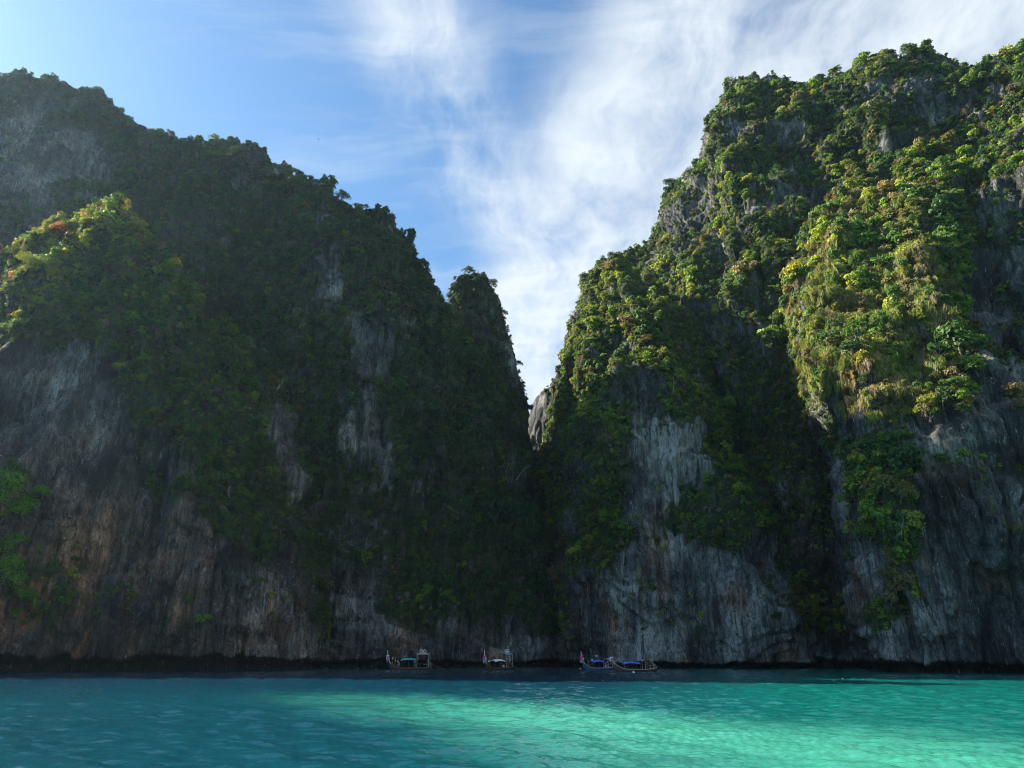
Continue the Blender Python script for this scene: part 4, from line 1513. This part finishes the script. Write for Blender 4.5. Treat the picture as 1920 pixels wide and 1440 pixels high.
def life_ring(boat, p, label, mat='white_plastic'):
    bm = bmesh.new()
    for k in range(18):
        pass
    R, r_ = .36, .1
    rings = []
    for i in range(18):
        a = 2 * pi * i / 18
        rings.append([bm.verts.new(((R + r_ * cos(t)) * cos(a), r_ * sin(t), (R + r_ * cos(t)) * sin(a))) for t in np.linspace(0, 2 * pi, 8, endpoint=False)])
    for i in range(18):
        a, b = rings[i], rings[(i + 1) % 18]
        for k in range(8):
            bm.faces.new((a[k], a[(k + 1) % 8], b[(k + 1) % 8], b[k]))
    o = bm_obj('life_ring', bm, M[mat], None, True, label=label, category='life ring')
    o.matrix_world = boat.matrix_basis @ Matrix.Translation(p)
    bm = bmesh.new()
    for i in range(4):
        a = pi / 4 + i * pi / 2
        add_tube(bm, [(R * cos(a) + .12 * cos(a + pi / 2) * s, 0, R * sin(a) + .12 * sin(a + pi / 2) * s) for s in (-.6, .6)], .115, 8)
    bm_obj('band', bm, M['orange_plastic'], o)
    return o


def skin_mesh(name, joints, edges, mat, parent=None, sub=1, **props):
    """a continuous body grown round a skeleton of joints (position, radius)"""
    me = bpy.data.meshes.new(name)
    names = list(joints)
    me.from_pydata([joints[k][0] for k in names], [(names.index(a), names.index(b)) for a, b in edges], [])
    me.materials.append(mat)
    o = link(bpy.data.objects.new(name, me), parent, **props)
    md = o.modifiers.new('skin', 'SKIN')
    md.use_smooth_shade = True
    for i, k in enumerate(names):
        v = me.skin_vertices[0].data[i]
        r = joints[k][1]
        v.radius = r if hasattr(r, '__len__') else (r, r)
        v.use_root = (i == 0)
    if sub:
        o.modifiers.new('round', 'SUBSURF').levels = sub
        o.modifiers['round'].render_levels = sub
    return o


def person(boat, p, yaw, pose, label, shirt='white_shirt', legs='dark_shorts', skin='skin', hat=None, long_legs=False):
    V = Vector
    if pose == 'stand':
        pel, che, nek, hed = V((0, 0, .92)), V((.0, 0, 1.28)), V((.0, 0, 1.46)), V((.02, 0, 1.62))
        kn = [V((.02, s * .10, .50)) for s in (1, -1)]
        ft = [V((0, s * .11, .07)) for s in (1, -1)]
        el = [V((-.03, s * .25, 1.12)) for s in (1, -1)]
        ha = [V((.10, s * .24, .88)) for s in (1, -1)]
    elif pose == 'sit':
        pel, che, nek, hed = V((0, 0, .10)), V((.03, 0, .46)), V((.05, 0, .64)), V((.08, 0, .80))
        kn = [V((.44, s * .13, .14)) for s in (1, -1)]
        ft = [V((.46, s * .12, -.32)) for s in (1, -1)]
        el = [V((.10, s * .26, .33)) for s in (1, -1)]
        ha = [V((.34, s * .16, .22)) for s in (1, -1)]
    elif pose == 'helm':
        pel, che, nek, hed = V((0, 0, .92)), V((.05, 0, 1.27)), V((.08, 0, 1.45)), V((.12, 0, 1.60))
        kn = [V((.06, s * .12, .50)) for s in (1, -1)]
        ft = [V((0, s * .15, .07)) for s in (1, -1)]
        el = [V((.22, s * .24, 1.08)) for s in (1, -1)]
        ha = [V((.46, s * .20, 1.08)) for s in (1, -1)]
    else:                                                   # bending forward, arms reaching down
        pel, che, nek, hed = V((0, 0, .90)), V((.36, 0, 1.10)), V((.52, 0, 1.06)), V((.68, 0, 1.00))
        kn = [V((.02, s * .11, .48)) for s in (1, -1)]
        ft = [V((-.16, s * .12, .07)) for s in (1, -1)]
        el = [V((.50, s * .22, .80)) for s in (1, -1)]
        ha = [V((.66, s * .14, .52)) for s in (1, -1)]
    up = (che - pel).normalized()
    J = {'pelvis': (pel, (.15, .115)), 'belly': (pel.lerp(che, .5), (.135, .10)), 'chest': (che, (.165, .11)), 'neck': (nek, .058), 'jaw': (nek.lerp(hed, .45), .07), 'head': (hed, (.078, .098)), 'crown': (hed + (hed - nek).normalized() * .09, .07)}
    Eg = [('pelvis', 'belly'), ('belly', 'chest'), ('chest', 'neck'), ('neck', 'jaw'), ('jaw', 'head'), ('head', 'crown')]
    for i, s in enumerate((1, -1)):
        t = str(i)
        shd = che + up * .08 + V((0, s * .19, 0))
        hip = pel - up * .04 + V((0, s * .095, 0))
        toe = ft[i] + V((.17, s * .02, -.035))
        J.update({'sh' + t: (shd, .062), 'el' + t: (el[i], .043), 'wr' + t: (el[i].lerp(ha[i], .82), .030), 'pa' + t: (ha[i], (.042, .022)),
                  'hip' + t: (hip, .092), 'kn' + t: (kn[i], .062), 'an' + t: (kn[i].lerp(ft[i], .88), .040), 'he' + t: (ft[i], .045), 'toe' + t: (toe, .032)})
        Eg += [('chest', 'sh' + t), ('sh' + t, 'el' + t), ('el' + t, 'wr' + t), ('wr' + t, 'pa' + t), ('pelvis', 'hip' + t), ('hip' + t, 'kn' + t), ('kn' + t, 'an' + t), ('an' + t, 'he' + t), ('he' + t, 'toe' + t)]
        fd = (ha[i] - el[i]).normalized()
        sd = fd.cross(V((0, s, 0))).normalized()
        for f in range(5):                                  # four unequal fingers and a thumb from the side of the palm
            off = (f - 1.5) * .019 if f < 4 else -.045
            b0 = ha[i] + sd * off * (1 if f < 4 else .7) + fd * (.01 if f < 4 else -.03)
            ln = (.075, .085, .08, .062, .055)[f]
            dd = fd if f < 4 else (fd + sd * -.9).normalized()
            k1 = b0 + dd * ln * .55
            k2 = k1 + (dd + V((0, -s * .4, 0))).normalized() * ln * .45
            J.update({'f%s%d' % (t, f): (b0, .010), 'g%s%d' % (t, f): (k1, .009), 'h%s%d' % (t, f): (k2, .008)})
            Eg += [('f%s%d' % (t, f), 'g%s%d' % (t, f)), ('g%s%d' % (t, f), 'h%s%d' % (t, f))]
    body = skin_mesh('person', J, Eg, M[skin], None, 1, label=label, category='person')
    # every separate chain needs its own root
    names = list(J)
    for i, k in enumerate(names):
        if k[0] == 'f':
            body.data.skin_vertices[0].data[i].use_root = True
    body.matrix_world = boat.matrix_basis @ Matrix.Translation(p) @ Matrix.Rotation(yaw, 4, 'Z')
    bigger = lambda k, a: (J[k][0], tuple(np.array(J[k][1]) * np.ones(2) + a))
    SJ = {k: bigger(k, .022) for k in ('belly', 'pelvis', 'chest', 'sh0', 'sh1')}
    for i in (0, 1):
        SJ['sl%d' % i] = (J['sh%d' % i][0].lerp(J['el%d' % i][0], .6), .068)
    skin_mesh('shirt', SJ, [('pelvis', 'belly'), ('belly', 'chest'), ('chest', 'sh0'), ('chest', 'sh1'), ('sh0', 'sl0'), ('sh1', 'sl1')], M[shirt], body)
    LJ = {'pelvis': (J['pelvis'][0] - up * .02, (.172, .135))}
    LE = []
    for i in (0, 1):
        t = str(i)
        LJ['hip' + t] = bigger('hip' + t, .022)
        LJ['th' + t] = (J['hip' + t][0].lerp(J['kn' + t][0], .8), .088)
        LE += [('pelvis', 'hip' + t), ('hip' + t, 'th' + t)]
        if long_legs:
            LJ['kn' + t] = bigger('kn' + t, .018)
            LJ['cu' + t] = bigger('an' + t, .022)
            LE += [('th' + t, 'kn' + t), ('kn' + t, 'cu' + t)]
    skin_mesh('trousers' if long_legs else 'shorts', LJ, LE, M[legs], body)
    ax = (hed - nek).normalized()
    fw = V((1, 0, 0)) if abs(ax.x) < .6 else V((.4, 0, -.9))
    bm = bmesh.new()
    add_ball(bm, hed + ax * .045 - fw * .025, .108, (1, .95, 1), 12)
    bm_obj('hair', bm, M['black_hair'], body, True)
    bm = bmesh.new()
    add_ball(bm, hed + fw * .10, .016, (1, .8, 1.5), 6)                 # nose
    for s in (1, -1):
        add_ball(bm, hed + V((0, s * .085, 0)), .022, (.7, .5, 1.2), 6)  # ears
    bm_obj('nose_and_ears', bm, M[skin], body, True)
    bm = bmesh.new()
    for s in (1, -1):
        add_ball(bm, hed + fw * .093 + V((0, s * .032, .0)) + ax * .02, .010, (.6, 1.3, .8), 6)
    add_box(bm, hed + fw * .094 - ax * .048, (.012, .045, .010))
    bm_obj('eyes_and_mouth', bm, M['black_hair'], body)
    if hat:
        bm = bmesh.new()
        mtx = Matrix.Translation(hed + ax * .10) @ ax.to_track_quat('Z', 'Y').to_matrix().to_4x4()
        bmesh.ops.create_cone(bm, cap_ends=True, segments=16, radius1=.22, radius2=.20, depth=.02, matrix=mtx)
        bmesh.ops.create_cone(bm, cap_ends=True, segments=16, radius1=.12, radius2=.09, depth=.10, matrix=mtx @ Matrix.Translation((0, 0, .06)))
        bm_obj('hat', bm, M[hat], body, True)
    return body


def water_at(px, py):
    v = 720 - py
    e = (v * CP + F * SP) / (F * CP - v * SP)
    y = -CAM_H / e
    return ((px - 960) / (F * CP - v * SP) * y, y, 0)


B1 = longtail(water_at(769, 1256.5), radians(8), 'dark longtail boat with teal canopy and passengers gathered at its garlanded bow', 10.6, 4.6, 'dark_hull', 'teal_cloth', (-2.4, 1.4, 2.55), (1.5, 4.6, 3.75), 'grey_tarp', ('lilac_ribbon', 'pink_ribbon', 'white_ribbon'), 1)
B2 = longtail(water_at(936, 1257), radians(50), 'longtail boat with white canopy seen half end-on, alone at the centre', 10.0, 4.7, 'dark_hull', 'white_cloth', (-2.6, 1.2, 2.35), (1.6, 4.3, 3.75), 'teal_cloth', ('white_ribbon', 'lilac_ribbon', 'pink_ribbon'), 2)
B3 = longtail(water_at(1122, 1257), radians(38), 'longtail boat with blue canopy and large pink bow garland, left of the moored pair', 10.2, 4.3, 'blue_hull', 'blue_cloth', (-2.5, 1.4, 2.15), (2.6, 4.2, 2.6), 'grey_tarp', ('white_ribbon', 'pink_ribbon', 'pink_ribbon'), 3, 'pale_wood_trim')
B4 = longtail(water_at(1190, 1260), radians(14), 'low dark longtail boat with long blue canopy, right of the moored pair', 10.2, 3.0, 'dark_hull', 'blue_cloth', (-3.0, 1.2, 1.95), (2.2, 4.3, 3.0), 'engine_metal', ('pink_ribbon', 'white_ribbon'), 4, 'pale_wood_trim')

person(B1, (-4.35, -.18, 1.55), radians(200), 'stand', 'person in white at the very bow of the teal-canopied boat', 'white_shirt')
person(B1, (-3.75, .30, 1.10), radians(160), 'stand', 'person in pale blue standing second from the bow of the teal-canopied boat', 'pale_blue_shirt', hat='straw')
person(B1, (-3.05, -.28, .80), radians(250), 'stand', 'person in violet standing before the teal canopy', 'violet_shirt', 'dark_shorts')
person(B1, (-2.75, .40, .35), radians(190), 'stand', 'person in white shirt behind the one in violet on the boat', 'white_shirt', 'red_trousers')
person(B1, (1.05, -.62, .70), radians(270), 'stand', 'person in blue standing beside the shelter of the teal-canopied boat', 'blue_shirt', 'dark_shorts')
person(B1, (4.35, -.15, .75), radians(180), 'helm', 'boatman in grey holding the tiller of the teal-canopied boat', 'grey_shirt', 'dark_shorts', 'dark_skin')
life_ring(B1, (2.6, 0, 4.28), 'pale ring buoy on the shelter roof of the teal-canopied boat, left one')
life_ring(B1, (3.4, .1, 4.28), 'pale ring buoy on the shelter roof of the teal-canopied boat, right one')
person(B2, (-3.7, .1, .95), radians(200), 'stand', 'person in pale shirt standing at the bow of the white-canopied boat', 'white_shirt')
person(B2, (3.0, -.3, .55), radians(200), 'stand', 'dark dressed boatman under the shelter of the white-canopied boat', 'black_shirt', 'dark_shorts', 'dark_skin')
person(B2, (2.1, .45, .55), radians(240), 'sit', 'person in white sitting at the stern of the white-canopied boat', 'white_shirt')
for q, (x, y) in enumerate(((1.9, -.5), (2.9, 0), (3.9, .5))):
    life_ring(B2, (x, y, 4.28), 'white ring buoy on the shelter of the white-canopied boat, ' + ('nearest its bow', 'middle of three', 'nearest its stern')[q])
person(B3, (.15, .0, 2.30), radians(180), 'bend', 'person in lime shirt and red trousers bending over on the blue canopy', 'lime_shirt', 'red_trousers', 'skin', 'white_shirt', True)
person(B3, (-1.75, .30, 1.15), radians(200), 'stand', 'person in white at the front edge of the left blue canopy', 'white_shirt', 'dark_shorts')
person(B3, (-3.35, -.05, .75), radians(190), 'stand', 'dark dressed person standing behind the pink bow garland', 'black_shirt', 'dark_shorts')
person(B3, (2.1, -.45, .55), radians(220), 'sit', 'person in pale shirt sitting behind the left blue canopy', 'pale_blue_shirt', hat='straw')
person(B3, (3.4, .3, .60), radians(180), 'helm', 'boatman in grey at the stern of the left blue-canopied boat', 'grey_shirt', 'dark_shorts', 'dark_skin')
person(B4, (-2.2, .1, .75), radians(180), 'stand', 'person looking out over the front of the right blue canopy', 'white_shirt', 'dark_shorts')
person(B4, (2.9, -.35, .65), radians(190), 'stand', 'person in plum shirt standing at the stern of the low dark boat', 'plum_shirt', 'dark_shorts', 'dark_skin')
person(B4, (3.8, .3, .65), radians(180), 'helm', 'boatman in black at the engine of the low dark boat', 'black_shirt', 'dark_shorts', 'dark_skin')


# ------------------------------------------------------------------ floats, stake, bird
def buoy_parts(mat):
    bm = bmesh.new()
    add_ball(bm, (0, 0, .05), .24, (1, 1, .9), 12)
    a = bpy.data.meshes.new('buoy')
    bm.to_mesh(a); bm.free(); a.materials.append(M[mat])
    bm = bmesh.new()
    bmesh.ops.create_cone(bm, cap_ends=True, segments=10, radius1=.09, radius2=.06, depth=.14, matrix=Matrix.Translation((0, 0, .33)))
    b = bpy.data.meshes.new('lifting_eye')
    bm.to_mesh(b); bm.free(); b.materials.append(M['engine_metal'])
    return a, b


BU = {'orange_plastic': buoy_parts('orange_plastic'), 'white_plastic': buoy_parts('white_plastic')}


def buoy(px, py, mat, label, group=None, s=1.0):
    a, b = BU[mat]
    o = link(bpy.data.objects.new('buoy', a), label=label, category='buoy')
    o.location = water_at(px, py)
    o.scale = (s, s, s)
    o.rotation_euler = (random.uniform(-.2, .2), random.uniform(-.2, .2), random.uniform(0, 6))
    if group:
        o['group'] = group
    link(bpy.data.objects.new('lifting_eye', b), o)


FLOATS = {
    'left of the teal-canopied boat': ((455, 1251), (480, 1256), (505, 1249), (532, 1256), (563, 1254), (583, 1254), (613, 1254), (637, 1249), (652, 1255), (671, 1255), (690, 1248), (705, 1256)),
    'under the right cliff': ((1520, 1272), (1544, 1266), (1563, 1278), (1580, 1274), (1602, 1274), (1619, 1276), (1640, 1271), (1668, 1274), (1738, 1269), (1796, 1270), (1857, 1273), (1884, 1275))}
for where, spots in FLOATS.items():
    count = {'orange': 0, 'white': 0}
    for i, (px, py) in enumerate(spots):
        hue = 'orange' if i % 3 else 'white'
        buoy(px, py, hue + '_plastic', 'small %s float %s, %s %s one from the left' % (hue, where, ORD[count[hue]], hue), '%s floats %s' % (hue, where), .8 if 'left' in where else .6)
        count[hue] += 1
buoy(1088, 1256, 'orange_plastic', 'orange mooring float off the pink garlanded bow', None, 1.5)
buoy(1188, 1262, 'white_plastic', 'white mooring float beside the low dark boat', None, 1.3)
buoy(781, 1256, 'orange_plastic', 'orange mooring float beside the teal-canopied boat', None, 1.4)

bm = bmesh.new()
add_tube(bm, [(0, 0, -2), (.05, 0, 1.4), (-.03, 0, 3.1)], [.08, .07, .05], 7)
o = bm_obj('mooring_stake', bm, M['pale_wood_trim'], None, True, label='pale wooden stake in the water before the dark left undercut', category='stake')
o.location = water_at(386, 1257)

bm = bmesh.new()
add_tube(bm, [(-.42, 0, .0), (-.2, 0, .02), (.1, 0, .03), (.34, 0, .05), (.46, 0, .03)], [.03, .10, .12, .07, .02], 8)
bird = bm_obj('bird', bm, M['bird_feather'], None, True, label='small dark bird soaring in the blue sky above the left ridge', category='bird')
bird.scale = (.75, .75, .75)
bird.location = at(597, 261, 150)
bird.rotation_euler = (.3, .1, .6)
for s in (1, -1):
    bm = bmesh.new()
    pts = [((.16, 0, .06), (-.12, 0, .05)), ((.2, s * .45, .2), (-.1, s * .42, .18)), ((.05, s * .95, .14), (-.12, s * .9, .12))]
    prev = None
    for (a, b) in pts:
        q = [bm.verts.new(a), bm.verts.new(b), bm.verts.new((b[0], b[1], b[2] - .02)), bm.verts.new((a[0], a[1], a[2] - .025))]
        if prev:
            for k in range(4):
                bm.faces.new((prev[k], prev[(k + 1) % 4], q[(k + 1) % 4], q[k]))
        else:
            bm.faces.new(q)
        prev = q
    bm.faces.new(prev)
    bm_obj('wing', bm, M['bird_feather'], bird)
# ------------------------------------------------------------------ haze
def build_haze():
    bm = bmesh.new()
    bmesh.ops.create_cube(bm, size=1.0)
    me = bpy.data.meshes.new('haze')
    bm.to_mesh(me)
    bm.free()
    m, N = new_mat('sea_haze')
    out = N.n('ShaderNodeOutputMaterial')
    v = N.n('ShaderNodeVolumePrincipled')
    v.inputs['Color'].default_value = (0.55, 0.76, 1.0, 1)
    v.inputs['Density'].default_value = HAZE
    v.inputs['Anisotropy'].default_value = 0.5
    N.link(v.outputs[0], out.inputs['Volume'])
    m.cycles.homogeneous_volume = True
    me.materials.append(m)
    o = bpy.data.objects.new('haze', me)
    o.location = (0, 2400, 195)
    o.scale = (6400, 8000, 402)
    link(o, kind='stuff', label='thin blue sea haze filling the lagoon', category='haze')


HAZE = 0.00004
build_haze()
